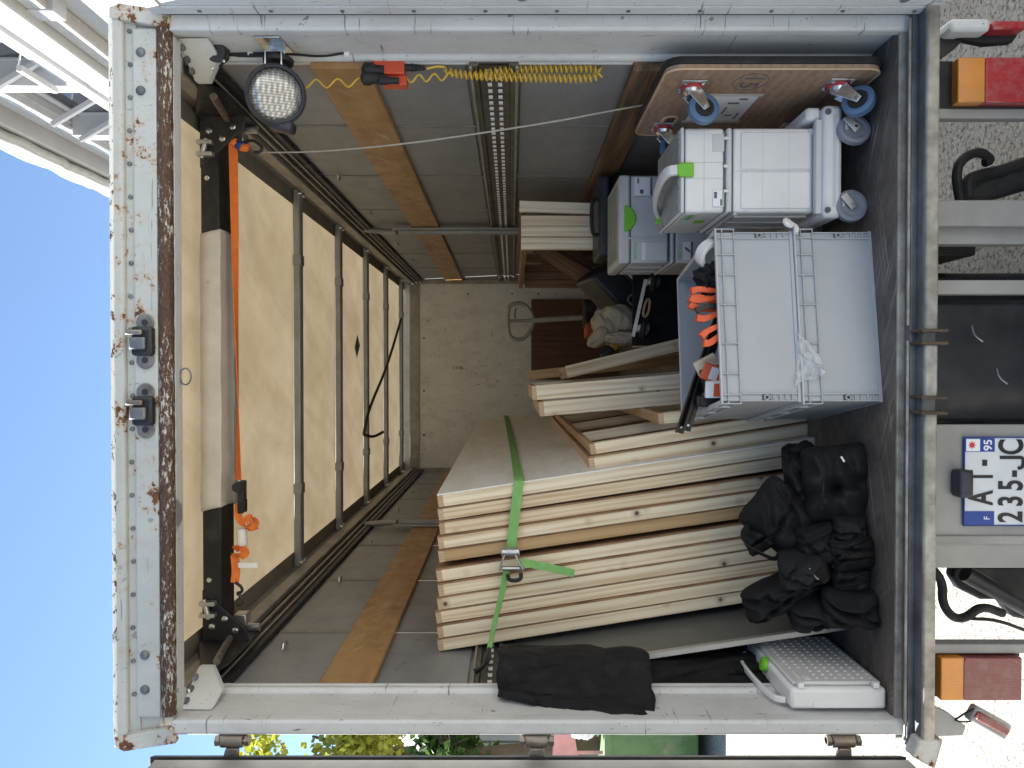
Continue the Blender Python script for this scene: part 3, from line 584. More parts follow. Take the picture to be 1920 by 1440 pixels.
# --- work lamp on the right post
lc = P(517, 178, 2.50); ld_ = Vector((-.22, -.92, -.34)).normalized()
wlmp = mk('work_lamp', MB().lathe(lc - ld_*.085, ld_, [(0,.03),(.015,.06),(.05,.090),(.075,.096),(.095,.096),(.102,.092),(.102,.086),(.092,.085)], 40, caps=1), M['dark_plastic'], tk)
mk('lamp_lens', MB().lathe(lc - ld_*.02, ld_, [(0,.082),(.022,.082),(.030,.070),(.035,.047),(.037,.015)], 40), M['lamp_glass'], wlmp)
mk('lamp_rim', MB().lathe(lc, ld_, [(0,.090),(.020,.090),(.024,.087),(.022,.083),(.008,.083)], 40, caps=0), M['dark_plastic'], wlmp)
mk('lamp_neck', MB().tube([lc + Vector((.07, .05, .0)), lc + Vector((.105, .05, .0)), lc + Vector((.125, .05, 0))], .032, 14), M['dark_plastic'], wlmp)
mk('lamp_foot', MB().obox(lc + Vector((-.088, .04, -.01)), (1,0,-.2), (0,1,0), (.2,0,1), .018, .03, .04), M['dark_plastic'], wlmp, .01)
mk('lamp_bracket', MB().prism([(1.064, 2.44, lc.z + .055), (1.064, 2.56, lc.z + .045), (1.064, 2.56, lc.z - .045), (1.064, 2.44, lc.z - .03)], (-.005, 0, 0)).box(1.002, 1.060, 2.53, 2.535, lc.z - .022, lc.z + .028), M['bright_steel'], wlmp, .002)
mk('lamp_yoke', MB().box(.985, 1.03, 2.475, 2.479, lc.z - .028, lc.z - .024).box(.985, 1.03, 2.475, 2.479, lc.z + .024, lc.z + .028).box(1.03, 1.034, 2.475, 2.53, lc.z - .028, lc.z + .028), M['bright_steel'], wlmp)
mk('rubber_mount', MB().lathe((1.012, 2.53, lc.z), (1,0,0), [(0,.048),(.012,.05),(.02,.042)], 24), M['black_rubber'], wlmp)
mk('lamp_cable', MB().tube(chaikin([P(430, 104, 2.59), P(480, 106, 2.58), P(540, 100, 2.57), P(600, 107, 2.56), P(648, 99, 2.57)], 3), .004, 6).tube([P(428, 101, 2.58), P(495, 103, 2.57)], .008, 8), M['black_rubber'], jr)
for px in (470, 650): mk('cable_tie', MB().cyl(P(px - 4, 101, 2.575), P(px + 6, 101, 2.575), .010, 8), M['tape_white'], jr)
# --- under the sill: lamps, struts, number plate
def strut(y0, y1, Y, mat, dep=.04, zt=.904, zb=.25, nm='strut'): return mk(nm, MB().box(PX(y1, Y), PX(y0, Y), Y, Y + dep, zb, zt), mat, tk, .004)
strut(203, 222, 2.42, M['chassis_grey']); s_ = strut(375, 424, 2.36, M['chassis_grey'], .05); mk('channel_web', MB().box(PX(461, 2.43), PX(424, 2.43), 2.40, 2.45, .25, .92), M['chassis_grey'], s_, .004)
strut(525, 551, 2.36, M['chassis_grey'], .05); strut(1208, 1226, 2.40, M['chassis_grey'], .05)
cross = mk('underrun_bar', MB().box(-.95, .98, 2.42, 2.50, .30, .40), M['chassis_grey'], tk, .01)
mf = mk('mud_flap', MB().grid(lambda u, v: (lerp(PX(792, 2.48), PX(566, 2.48), u), 2.47 + .012*math.sin(u*9 + v*2) + .01*noise.noise((u*3, v*3, 2)), lerp(.20, .93, v)), 24, 24), M['black_box_paint'], tk, solid=.012)
for a, b in ((PX(720, 2.44), .62), (PX(640, 2.44), .70)): mk('scuff_tape', MB().tube(chaikin([(a, 2.452, b), (a + .02, 2.448, b + .03), (a + .05, 2.452, b + .035)], 2), .0025, 5), M['galvanised'], mf)
pp = mk('plate_panel', MB().box(PX(1066, 2.41), PX(796, 2.41), 2.415, 2.43, .30, .924), M['chassis_grey'], tk, .004)
mk('panel_fold', MB().box(PX(1020, 2.41), PX(1004, 2.41), 2.407, 2.4145, .30, .915), M['chassis_grey'], pp, .005)
x0 = PX(985, 2.41); x1 = x0 + .277; zt_ = PZ(1808, 2.41)
np_ = mk('number_plate', MB().box(x0, x1, 2.408, 2.4145, zt_ - .205, zt_), M['plate_white'], pp, .006)
mk('plate_rim', MB().tube(chaikin([(x0, 2.407, zt_), (x1, 2.407, zt_), (x1, 2.407, zt_ - .205), (x0, 2.407, zt_ - .205)], 0), .0035, 6, close=True), M['plate_blue'], np_)
mk('plate_band', MB().box(x0 + .003, x0 + .045, 2.4062, 2.408, zt_ - .095, zt_ - .003), M['plate_blue'], np_); mk('plate_band', MB().box(x1 - .045, x1 - .003, 2.4062, 2.408, zt_ - .095, zt_ - .003), M['plate_blue'], np_)
mk('region_badge', MB().box(x1 - .043, x1 - .005, 2.4050, 2.4062, zt_ - .048, zt_ - .005), M['label_white'], np_)
st_ = [(x1 - .024 + (.014 if k % 2 == 0 else .0065)*math.cos(k*math.pi/8), 2.4042, zt_ - .023 + (.014 if k % 2 == 0 else .0065)*math.sin(k*math.pi/8)) for k in range(16)]
mk('region_star', MB().prism(st_, (0, .0008, 0)), M['plate_red'], np_, smooth=False)
for s, sz, dx, dz in (('F', .026, .024, .072),): text_on('plate_letter', s, sz, (x0 + dx, 2.4055, zt_ - dz), (1,0,0), (0,0,1), M['label_white'], np_)
text_on('plate_letter', '95', .036, (x1 - .024, 2.4055, zt_ - .074), (1,0,0), (0,0,1), M['label_white'], np_, bold=.0006)
for s, dx in (('A', .087), ('T', .154), ('-', .197)): text_on('plate_letter', s, .106, (x0 + dx, 2.4068, zt_ - .056), (1,0,0), (0,0,1), M['plate_black'], np_, bold=.0024, sx=.62)
for s, dx in (('2', .027), ('3', .077), ('5', .127), ('-', .163), ('C', .247)): text_on('plate_letter', s, .106, (x0 + dx, 2.4068, zt_ - .150), (1,0,0), (0,0,1), M['plate_black'], np_, bold=.0022, sx=.68)
mk('plate_letter', MB().tube(chaikin([(x0 + .214, 2.4068, zt_ - .112), (x0 + .214, 2.4068, zt_ - .165), (x0 + .214, 2.4068, zt_ - .184), (x0 + .196, 2.4068, zt_ - .186), (x0 + .182, 2.4068, zt_ - .182), (x0 + .180, 2.4068, zt_ - .168)], 2), None, flat=(.0016, .0105, (0,1,0))), M['plate_black'], np_, smooth=False)
mk('plate_lamp', MB().box(PX(931, 2.40), PX(879, 2.40), 2.36, 2.4145, PZ(1815, 2.40), PZ(1787, 2.40)), M['dark_plastic'], pp, .012, seg=3)
def tail(y0, y1, z_t, z_m, z_b, red, Y=2.40):
    a, b = PX(y1, Y), PX(y0, Y); t_ = mk('tail_light', MB().box(a - .006, b + .006, Y + .02, Y + .09, z_b - .02, z_t + .05), M['black_rubber'], tk, .006)
    mk('indicator_lens', MB().box(a, b, Y - .02, Y + .0195, z_m + .0005, z_t), M['lens_orange'], t_, .004, seg=3); mk('brake_lens', MB().box(a, b, Y - .02, Y + .0195, z_b, z_m - .0005), M[red], t_, .004, seg=3)
    mk('lens_rib', MB().box(a + .008, b - .008, Y - .0225, Y - .02, z_m - .002, z_m + .002), M[red], t_); return t_
tail(112, 196, PZ(1785, 2.40), PZ(1836, 2.40), .40, 'lens_red'); tail(1229, 1309, PZ(1762, 2.40), PZ(1806, 2.40), PZ(1914, 2.40), 'lens_maroon')
mr = mk('marker_lamp', MB().box(PX(68, 2.40), PX(44, 2.40), 2.36, 2.44, PZ(1838, 2.40), PZ(1764, 2.40)), M['white_paint'], tk, .012); mk('marker_lens', MB().box(PX(64, 2.40), PX(47, 2.40), 2.365, 2.43, PZ(1906, 2.40), PZ(1842, 2.40)), M['lens_red'], mr, .008)
mk('lamp_arm', MB().prism([P(1842, 66, 2.41), P(1912, 60, 2.41), P(1900, 78, 2.41), P(1850, 82, 2.41), P(1790, 70, 2.41)], (0, .03, 0)), M['black_rubber'], mr, .004)
mk('bracket', MB().prism([P(1760, 70, 2.42), P(1815, 66, 2.42), P(1790, 92, 2.42), P(1768, 108, 2.42), P(1760, 108, 2.42)], (0, .02, 0)), M['black_metal'], tk, .003)
mk('bracket', MB().prism([P(1738, 1318, 2.42), P(1778, 1336, 2.42), P(1812, 1362, 2.42), P(1806, 1380, 2.42), P(1738, 1382, 2.42)], (0, .02, 0)), M['chassis_grey'], tk, .003)
hl = mk('hanging_marker_lamp', MB().obox(P(1852, 1352, 2.40), (.55,0,1), (0,1,0), (1,0,-.55), .064, .02, .026), M['chassis_grey'], tk, .008); mk('marker_lens', MB().obox(P(1860, 1356, 2.375), (.55,0,1), (0,1,0), (1,0,-.55), .055, .012, .013), M['lens_maroon'], hl, .006)
for q in (0, 1): mk('wire', MB().tube(chaikin([P(1790, 1350, 2.41), P(1805, 1340 + q*14, 2.40), P(1825, 1328 + q*24, 2.39), P(1840, 1332 + q*22, 2.39)], 2), .003, 6), M['black_rubber'], hl)
# hoses, springs and frame deeper under the floor
mk('chassis_rail', MB().box(-.52, -.42, 2.62, 8.5, .62, .93).box(.40, .50, 2.62, 8.5, .62, .93), M['black_metal'], tk, .01)
for y in (2.7, 3.9, 5.1, 6.3, 7.5): mk('cross_member', MB().box(XL, XR, y, y + .08, .87, .948), M['black_metal'], tk)
mk('side_skirt', MB().box(1.07, 1.09, 2.62, 8.6, .88, .95).box(-1.15, -1.13, 2.62, 8.6, .88, .95), M['chassis_grey'], tk)
tb = mk('light_block_box', MB().box(-.40, .36, 2.75, 3.3, .3, .90), M['black_box_paint'], tk, .02)  # dark box added between the rails to block light under the floor
def limb(pts, r, mat='black_rubber', nm='hose'): return mk(nm, MB().tube(chaikin(pts, 3), r, 10), M[mat], tk)
limb([P(1800, 375, 2.6), P(1792, 330, 2.6), P(1800, 300, 2.6), P(1835, 282, 2.6), P(1860, 300, 2.62), P(1845, 305, 2.62)], .016); limb([P(1815, 372, 2.6), P(1812, 340, 2.6), P(1830, 330, 2.62), P(1880, 320, 2.64), P(1960, 290, 2.66)], .020)
mk('torsion_arm', MB().prism([P(1815, 372, 2.66), P(1835, 330, 2.66), P(1965, 282, 2.66), P(1965, 345, 2.66), P(1870, 372, 2.66)], (0, .05, 0)), M['black_metal'], tk, .01)
limb([P(1745, 1062, 2.6), P(1768, 1090, 2.6), P(1766, 1130, 2.6), P(1785, 1158, 2.6), P(1810, 1160, 2.6), P(1840, 1135, 2.62), P(1880, 1150, 2.64)], .015); limb([P(1820, 1160, 2.6), P(1870, 1162, 2.6), P(1930, 1185, 2.62)], .006)
mk('torsion_arm', MB().prism([P(1790, 1062, 2.66), P(1960, 1062, 2.66), P(1960, 1170, 2.66), P(1900, 1158, 2.66), P(1875, 1125, 2.66), P(1840, 1125, 2.66), P(1800, 1105, 2.66), P(1785, 1080, 2.66)], (0, .05, 0)), M['black_metal'], tk, .01)
mk('torsion_tube', MB().cyl(P(1810, 1075, 2.55), P(1960, 1160, 2.55), .028, 14), M['black_metal'], tk)
# ================================================================== LOAD
YV = Vector((0, 1, 0))
ORD = ['', 'second', 'third', 'fourth', 'fifth', 'sixth', 'seventh', 'eighth', 'ninth', 'tenth']
# --- tall panels leaning on the left wall: pine frames with a sheet on one face
def flat(name, label, xb, xt, zt, y0, L, th, group, sheet='frame_brown', wm='pine_edge', z0=1.0, yaw=0., mids=(), sheeted=True, bw=.045, cap=.022):
    B = Vector((xb, y0, z0)); T = Vector((xt, y0, zt)); up = (T - B).normalized(); ey = Vector((math.sin(yaw), math.cos(yaw), 0)); ey = (ey - up*ey.dot(up)).normalized(); n = up.cross(ey); H = (T - B).length
    t = thing(name, label, 'panel' if sheeted else 'frame', B, group); c = n*(th/2)
    board('stile', B + c + ey*bw/2, B + c + ey*bw/2 + up*(H - cap), n, th, bw, M[wm], t)
    board('stile', B + c + ey*(L - bw/2), B + c + ey*(L - bw/2) + up*(H - cap), n, th, bw, M[wm], t)
    board('top_rail', B + c + up*(H - cap/2), B + c + up*(H - cap/2) + ey*L, n, th - .001, cap, M['pine_end'], t)
    board('bottom_rail', B + c + up*.012 + ey*(bw + .001), B + c + up*.012 + ey*(L - bw - .001), n, th, cap, M['pine_end'], t)
    for m in mids: board('cross_member', B + c + ey*m + up*.024, B + c + ey*m + up*(H - cap - .001), n, th - .002, bw*.8, M[wm], t)
    if sheeted:
        s = Vector((0,0,0)); q = [B - n*.0068, B - n*.0068 + ey*L, B - n*.0068 + ey*L + up*H, B - n*.0068 + up*H]
        mk('sheet', MB().prism(q, n*.006), M[sheet], t, smooth=False)
    return t
x_b, x_t = -.262, -.488; mats = ['pine', 'pine_edge', 'pine_edge', 'pine', 'pine_ochre', 'pine', 'pine_edge', 'pine', 'pine_edge', 'pine', 'pine']
rr = random.Random(2)
for i in range(11):
    if i == 5: x_b -= .016; x_t -= .022
    if i == 2: x_b -= .016
    lb = 'rightmost panel of the tall leaning stack, its dusty primed face showing' if i == 0 else 'leftmost panel of the tall leaning stack, next to the grey board' if i == 10 else '%s pine-edged panel from the right in the tall leaning stack' % ORD[i]
    flat('wooden_panel', lb, x_b - .0005*rr.random(), x_t, 2.492 + .012*(i/10) + rr.uniform(-.006, .006), 3.055 + rr.uniform(-.008, .008), 4.0, .046, 'pine panels stacked against the left wall', 'sheet_face' if i == 0 else 'frame_brown', mats[i], yaw=.012)
    x_b -= .0532; x_t -= .0556
# felt-tip scrawl between two panels
# --- low open frames in front of the stack
flat('low_pine_panel', 'low pine framed panel standing flat against the tall panels', -.205, -.345, 1.89, 3.12, 2.9, .046, 'low pine frames', wm='pine', mids=(.9, 1.9), sheet='frame_brown', bw=.045)
flat('low_pine_panel', 'low open pine framework nearest the grey crates', -.148, -.288, 1.885, 3.13, 2.6, .046, 'low pine frames', wm='pine', mids=(.55, 1.2, 1.9), sheeted=False, bw=.045)
flat('small_pine_frame', 'shortest pine frame tucked behind the grey crates', -.10, -.165, 1.60, 3.16, 1.4, .046, 'low pine frames', wm='pine', sheeted=False, mids=(.7,))
# --- upright boards between crates and stack
flat('upright_frame', 'pale upright pine frame with a big knot, left of the pallet jack', .030, -.060, 2.108, 3.62, .9, .068, 'upright pine frames', wm='pine_pale', sheeted=False, bw=.03)
flat('upright_frame', 'pale upright pine frame just left of the knotty one', -.042, -.135, 2.075, 3.60, 1.0, .068, 'upright pine frames', wm='pine_pale', sheeted=False, bw=.03)
tag(board('pine_board', Vector((.225, 4.25, 1.0)), P(1062, 698, 4.25), (1,0,0), .068, .03, M['pine']), 'pine board leaning away to the right under the pallet jack', 'board', 'loose boards')
tag(board('pine_board', Vector((.20, 4.33, 1.0)), P(1050, 702, 4.40), (1,0,0), .06, .03, M['pine_ochre']), 'darker leaning board half hidden behind the pale one', 'board', 'loose boards')
tag(board('wide_board', Vector((.10, 4.9, 1.0)), P(993, 704, 5.0), (1,0,0), .06, .16, M['pine_ochre']), 'ochre board standing behind the pale upright frames', 'board', 'loose boards')
# --- boards on the right wall
for k, (ya, yb, xb2) in enumerate(((377, 397, 1120), (405, 424, 1122), (425, 444, 1122), (446, 468, 1122))):
    Y = 4.2; t0 = P(974 if k == 0 else 977, (ya + yb)/2, Y); dx = -.04 if k == 0 else -.004
    lb = ('tilted end frame of four standing frames, nearest the right wall', 'second of the four standing frames from the right wall', 'third of the four standing frames, with a round knot', 'leftmost of the four standing frames by the right wall')[k]
    t = thing('standing_frame', lb, 'frame', (t0.x, Y, 1), 'frames standing by the right wall')
    b0 = Vector((t0.x + dx, Y, 1.0)); w = (yb - ya)/F*Y
    board('stile', b0, t0, (1,0,0), w, .035, M['pine_pale'], t); up = (t0 - b0).normalized()
    board('top_rail', t0 + Vector((0,.018,-.02)), t0 + Vector((0,1.9,-.02)), (1,0,0), w, .03, M['frame_brown'], t); board('stile', b0 + YV*1.88, t0 + YV*1.88 - up*.05, (1,0,0), w, .035, M['frame_brown'], t)
rk = thing('brown_rack', 'brown timber trestle with a diagonal brace behind the standing frames', 'trestle', (.75, 6.0, 1.0))
board('brace', P(1005, 462, 5.3), P(1125, 540, 5.3), (1,0,-.6), .085, .04, M['frame_brown'], rk); board('brace', P(1040, 460, 5.5), P(1130, 512, 5.5), (1,0,-.6), .07, .04, M['ply_red'], rk)
for px in (1024, 1040): board('slat', P(px, 462, 6.3), P(px, 462, 6.3) + Vector((0,0,-.0)) + Vector((-.0, 1.4, 0)), (0,0,1), .03, .05, M['frame_brown'], rk)
for py in (488, 507): board('post', P(1019, py, 6.1), Vector((PX(py, 6.1), 6.1, 1.0)), (1,0,0), .045, .05, M['frame_brown'], rk)
mk('back_panel', MB().box(PX(520, 6.6), PX(470, 6.6), 6.55, 6.6, 1.0, PZ(1028, 6.6)), M['ply_red'], rk)
# --- ply sheet and pallet jack at the bulkhead
tag(mk('plywood_sheet', MB().box(PX(712, 8.66), PX(561, 8.66), 8.64, 8.66, 1.0, PZ(996, 8.66)), M['ply_red'], bevel=.002), 'dark brown plywood sheet leaning on the white bulkhead', 'sheet')
pj = thing('pallet_jack', 'grey pallet jack with loop handle parked against the bulkhead', 'pallet jack', (P(1100, 595, 7.4).x, 7.4, 1.0))
Y = 7.4; lp = [P(952, 585, Y), P(955, 572, Y), P(975, 567, Y), P(990, 576, Y), P(1000, 594, Y), P(1000, 608, Y), P(992, 626, Y), P(978, 638, Y), P(958, 634, Y), P(952, 620, Y)]
mk('loop_handle', MB().tube(chaikin(lp, 2, True), .021, 10, close=True).tube([P(953, 602, Y), P(1000, 601, Y)], .016, 8), M['jack_grey'], pj); mk('lever', MB().tube(chaikin([P(966, 597, Y-.02), P(965, 585, Y-.02), P(968, 578, Y-.02)], 2), .006, 6), M['black_metal'], pj)
mk('shaft', MB().tube([P(995, 601, Y), P(1096, 595, Y - .1)], .026, 10), M['jack_grey'], pj); mk('pump', MB().box(PX(616, Y-.2), PX(562, Y-.2), Y - .25, Y - .05, PZ(1122, Y-.2), PZ(1094, Y-.2)), M['black_metal'], pj, .02)
mk('pump_cover', MB().box(PX(634, Y-.2), PX(606, Y-.2), Y - .30, Y - .1, PZ(1112, Y-.2), PZ(1096, Y-.2)), M['jack_orange'], pj, .02); mk('steer_wheel', MB().cyl((PX(600, Y) - .05, Y - .15, 1.09), (PX(600, Y) + .05, Y - .15, 1.09), .09, 20), M['black_rubber'], pj)
for s in (-.17, .17): mk('fork', MB().box(PX(598, Y) + s - .08, PX(598, Y) + s + .08, 6.2, Y - .25, 1.04, 1.10), M['jack_orange'], pj, .01)
mk('mast_plate', MB().box(PX(640, Y), PX(556, Y), Y - .33, Y - .28, 1.05, 1.32), M['jack_orange'], pj, .01)
# --- dark clutter in the middle
rb = thing('red_case', 'red plastic case half hidden by the beige cloth', 'case', (P(1130, 588, 5.6).x, 5.7, 1.0)); rc = P(1124, 577, 5.4)
mk('body', MB().obox((rc.x, 5.55, 1.25), (1,.1,0), (-.1,1,0), (0,0,1), .10, .15, .25), M['black_rubber'], rb, .02); mk('lid', MB().obox((rc.x, 5.52, 1.545), (1,.1,-.1), (-.1,1,0), (.1,0,1), .095, .14, .035), M['pallet_red'], rb, .015)
bt_ = thing('black_tray', 'black plastic tub tipped on edge with a pale dusty rim', 'tub', (P(1150, 550, 5.0).x, 5.0, 1.0)); c = P(1150, 552, 5.0); d1 = Vector((-.64, 0, -.62)).normalized(); d2 = Vector((-.62, 0, .78)).normalized()
mk('shell', MB().obox(c, d1, d2, (0,1,.25), .20, .085, .17), M['black_box_paint'], bt_, .025, seg=3); mk('rim', MB().obox(c - d2*.094 + Vector((0,-.17,-.02)), d1, d2, (0,1,.25), .205, .010, .012).obox(c - d2*.085, d1, d2, (0,1,.25), .21, .012, .165), M['bar_black'], bt_, .004)
mk('dusty_edge', MB().obox(c - d2*.097 + Vector((0,-.185,-.04)), d1, d2, (0,1,.25), .20, .006, .003), M['label_white'], bt_)
mk('hand_hole', MB().tube(chaikin([c + d1*.05 + d2*.03 + Vector((0,-.185,-.045)), c + d1*.12 + d2*.02 + Vector((0,-.185,-.045)), c + d1*.12 - d2*.03 + Vector((0,-.185,-.045)), c + d1*.04 - d2*.03 + Vector((0,-.185,-.045))], 2, True), .006, 6, close=True), M['grey_wheel'], bt_)
mk('stand', MB().obox(c + Vector((0,.1,-.42)), (1,0,0), (0,1,0), (0,0,1), .16, .16, .24), M['black_box_paint'], bt_, .02)
def cloth(name, label, quad, mat, seed, amp=.03, fr=7, thick=.006, n=34):
    a, b, c, d = [Vector(q) for q in quad]; nn = (b - a).cross(d - a).normalized()
    def fn(u, v):
        p = (a*(1-u) + b*u)*(1-v) + (d*(1-u) + c*u)*v; q = Vector((u*fr*.6 + seed, v*fr*.35, seed))
        return p + nn*(amp*noise.noise(q) + amp*.9*(.3 - abs(noise.noise(Vector((u*fr + v*fr*.5, v*fr*.3, seed + 9))))) + amp*.4*noise.noise(q*3)) + (b - a).normalized()*(amp*.7*noise.noise(q*1.3 + Vector((9,0,0)))) + (d - a).normalized()*(amp*.7*noise.noise(q*1.5 + Vector((0,9,4))))
    return tag(mk(name, MB().grid(fn, n, n), M[mat], solid=thick, ang=80), label, 'cloth')
bc = thing('dust_sheet', 'crumpled beige dust sheet thrown over the black dolly', 'cloth', P(1150, 615, 4.55))
mk('bundle', blob(P(1138, 614, 4.6), (.10, .08, .085), 3, .20, 1.2, (Vector((1,0,.5)), YV, Vector((-.5,0,1))), fold=.9), M['beige_cloth'], bc); mk('fold', blob(P(1163, 596, 4.56), (.07, .06, .11), 8, .22, 1.3, (Vector((1,0,-.5)), YV, Vector((.5,0,1))), fold=.8), M['beige_cloth'], bc)
mk('corner_fold', blob(P(1124, 632, 4.55), (.05, .05, .075), 14, .2, 1.2, (Vector((1,0,.8)), YV, Vector((-.8,0,1))), fold=.6), M['beige_cloth'], bc); mk('drape', blob(P(1172, 634, 4.5), (.04, .05, .11), 21, .22, 1.6, fold=.9), M['beige_cloth'], bc)
sd = thing('carpeted_dolly', 'black carpeted dolly on edge with two grey castors and an aluminium strip', 'dolly', (.36, 4.3, 1.0)); Y = 4.3
mk('deck', MB().box(PX(648, Y), PX(512, Y), Y, Y + .03, 1.0, PZ(1186, Y)), M['felt'], sd, .006); mk('ply_edge', MB().box(PX(651, Y), PX(648.5, Y), Y, Y + .03, 1.0, PZ(1187, Y)), M['ply_edge'], sd)
mk('aluminium_strip', MB().prism([P(1208, 523, Y-.012), P(1214, 524, Y-.012), P(1190, 632, Y-.012), P(1184, 630, Y-.012)], (0,.006,0)), M['slot_white'], sd)
mk('hand_hole', MB().tube(chaikin([P(1212, 560, Y-.006), P(1220, 562, Y-.006), P(1214, 595, Y-.006), P(1204, 592, Y-.006)], 2, True), .007, 6, close=True), M['ply_edge'], sd)
for px, py in ((1228, 527), (1208, 616)):
    c = P(px, py, Y - .09); ax = Vector((-.25, -.35, -1)).normalized(); w = mk('castor', MB().lathe(c - ax*.017, ax, [(0,.03),(.002,.05),(.008,.056),(.026,.056),(.032,.05),(.034,.03)], 24), M['black_rubber'], sd); mk('hub', MB().lathe(c + ax*.015, ax, [(0,.034),(.006,.030),(.008,.012),(.014,.010)], 18), M['grey_wheel'], w)
    mk('fork', MB().obox(c + Vector((0,.05,.0)), (1,0,-.2), (0,1,0), (.2,0,1), .02, .05, .03), M['galvanised'], w, .006)
dr = thing('cordless_tool', 'small grey and yellow hand tool lying in front of the plywood', 'tool', P(1150, 655, 4.6)); c = P(1142, 658, 4.7)
mk('motor', MB().lathe(c, (1,.1,-.9), [(-.06,.02),(-.05,.032),(.0,.034),(.03,.028),(.05,.012)], 16), M['dark_plastic'], dr); mk('body', MB().obox(c + Vector((.05,.0,-.045)), (1,0,-.9), (0,1,0), (.9,0,1), .045, .03, .03), M['yellow_cable'], dr, .012)
bk = thing('black_case', 'low black tool case under the four standing frames', 'case', (.75, 4.0, 1.0))
mk('body', MB().box(.60, .99, 3.90, 4.16, 1.0, 1.70), M['black_box_paint'], bk, .02); mk('lid', MB().box(.59, 1.0, 3.88, 4.17, 1.705, 1.765), M['dark_plastic'], bk, .02, seg=3); mk('handle', MB().tube(chaikin([(.70, 3.9, 1.765), (.70, 3.88, 1.80), (.88, 3.88, 1.80), (.88, 3.9, 1.765)], 2), .010, 8), M['black_rubber'], bk)

# --- grey stacking crates
cx = Vector((.583, .095, 0)).normalized(); cy = Vector((-cx.y, cx.x, 0)); cang = math.atan2(cx.y, cx.x)
def crate(label, z0, w=.592, d=.60, h=.262):
    mw = Matrix.Translation(Vector((-.100, 2.475, z0))) @ Matrix.Rotation(cang, 4, 'Z'); t = thing('stacking_crate', label, 'crate', mw.translation, 'grey stacking crates'); K = lambda n, mb, m='crate_rib', b=.0015, p=t: mk(n, mb, M[m], p, b, mw=mw)
    i = .012; e = .004
    K('body', MB().box(i, w-i, i, i+e, .0, h-.006).box(i, w-i, d-i-e, d-i, .0, h-.006).box(i, i+e, i+e, d-i-e, 0, h-.006).box(w-i-e, w-i, i+e, d-i-e, 0, h-.006).box(i+e, w-i-e, i+e, d-i-e, .002, .008), 'crate_grey')
    K('rim', MB().box(0, w, 0, i+e, h-.006, h).box(0, w, d-i-e, d, h-.006, h).box(0, i+e, i+e, d-i-e, h-.006, h).box(w-i-e, w, i+e, d-i-e, h-.006, h), b=.002)
    K('base_edge', MB().box(.008, w-.008, .008, i-.001, 0, .012).box(.008, i-.001, i, d-.008, 0, .012), 'crate_grey')
    for z in (h-.026, h-.066): K('rib', MB().box(.002, w-.002, .003, i-.0005, z, z+.003).box(.003, i-.0005, i, d-.01, z, z+.003))
    for x in (.001, .030, .10, .20, .33, .43, .50, w-.034, w-.004): K('rib', MB().box(x, x+.003, .002, i-.0005, h-.066, h-.0065))
    for x in (.035, w-.035, .012, w-.015): K('rib', MB().box(x-.0015, x+.0015, .002, i-.0005, .012, h-.067))
    for s in (0, 1):
        xa, xb = (.012, .035) if s == 0 else (w-.035, w-.012)
        for z in (.03, .05, .07, .09): K('rib', MB().box(xa+.002, xb-.002, .003, i-.0005, z, z+.0025))
        K('hex_boss', MB().tube([((xa+xb)/2 + .0085*math.cos(k*math.pi/3), .005, .113 + .0085*math.sin(k*math.pi/3)) for k in range(6)], .002, 6, close=True), b=0); K('boss_recess', MB().box(xa+.001, xb-.001, i-.0018, i-.0008, .100, .127), 'case_shadow', 0)
    for y in (.12, .30, .48): K('rib', MB().box(.003, i-.0005, y, y+.003, h-.066, h-.0065))
    return t, mw
c1, _ = crate('lower of the two grey plastic stacking crates on the floor', 1.0); c2, CW = crate('upper grey plastic stacking crate, open and holding clamps and bars', 1.263)
def CL(x, y, z): return CW @ Vector((x, y, z))
tr_ = thing('tape_roll', 'white roll of tape leaning in the open crate', 'tape', CL(.52, .06, .2)); c = CL(.515, .075, .255); mk('roll', MB().lathe(c - Vector((0,.02,0)), (.5,.8,.35), [(0,.034),(0,.05),(.035,.05),(.035,.034),(.03,.033),(0,.034)], 28, caps=0), M['tape_white'], tr_)
mk('core', MB().lathe(c - Vector((0,.018,0)), (.5,.8,.35), [(.0,.033),(.0,.030),(.032,.030),(.032,.033)], 24, caps=0), M['jack_grey'], tr_)
tag(mk('black_glove', blob(CL(.44, .09, .255), (.05, .06, .045), 5, .45, 2.6, fold=.8), M['black_fabric']), 'bunched black work glove in the open crate', 'glove')
for k, (x, y, z, tl, s) in enumerate(((.375, .06, .29, .15, 1), (.345, .07, .285, .35, 1.1), (.315, .05, .275, -.1, 1), (.235, .03, .27, -.45, .9))):
    t = thing('spring_clamp', ('topmost orange spring clamp in the open crate', 'orange spring clamp beside the glove, second from it', 'orange and black clamp lying flat in the crate', 'orange clamp next to the black bars')[k], 'clamp', CL(x, y, .2), 'orange clamps in the crate'); ax = Vector((-.2 + tl, -.1, 1)).normalized(); sd_ = ax.cross(YV).normalized(); o0 = CL(x, y, z)
    mk('handle', MB().tube(chaikin([o0 - ax*.07, o0 - ax*.02 + sd_*.012, o0 + ax*.03 + sd_*.016, o0 + ax*.05*s + sd_*.004], 2), None, flat=(lambda q: .012 + .014*q, .022, lambda q: sd_)), M['clamp_orange'], t, .003)
    mk('handle', MB().tube(chaikin([o0 - ax*.07 - sd_*.01, o0 - ax*.02 - sd_*.018, o0 + ax*.02 - sd_*.024, o0 + ax*.045*s - sd_*.018], 2), None, flat=(lambda q: .012 + .012*q, .022, lambda q: sd_)), M['clamp_orange'] if k != 2 else M['bar_black'], t, .003)
    mk('jaw', MB().obox(o0 - ax*.085, sd_, YV, ax, .022, .014, .025), M['bar_black'], t, .006)
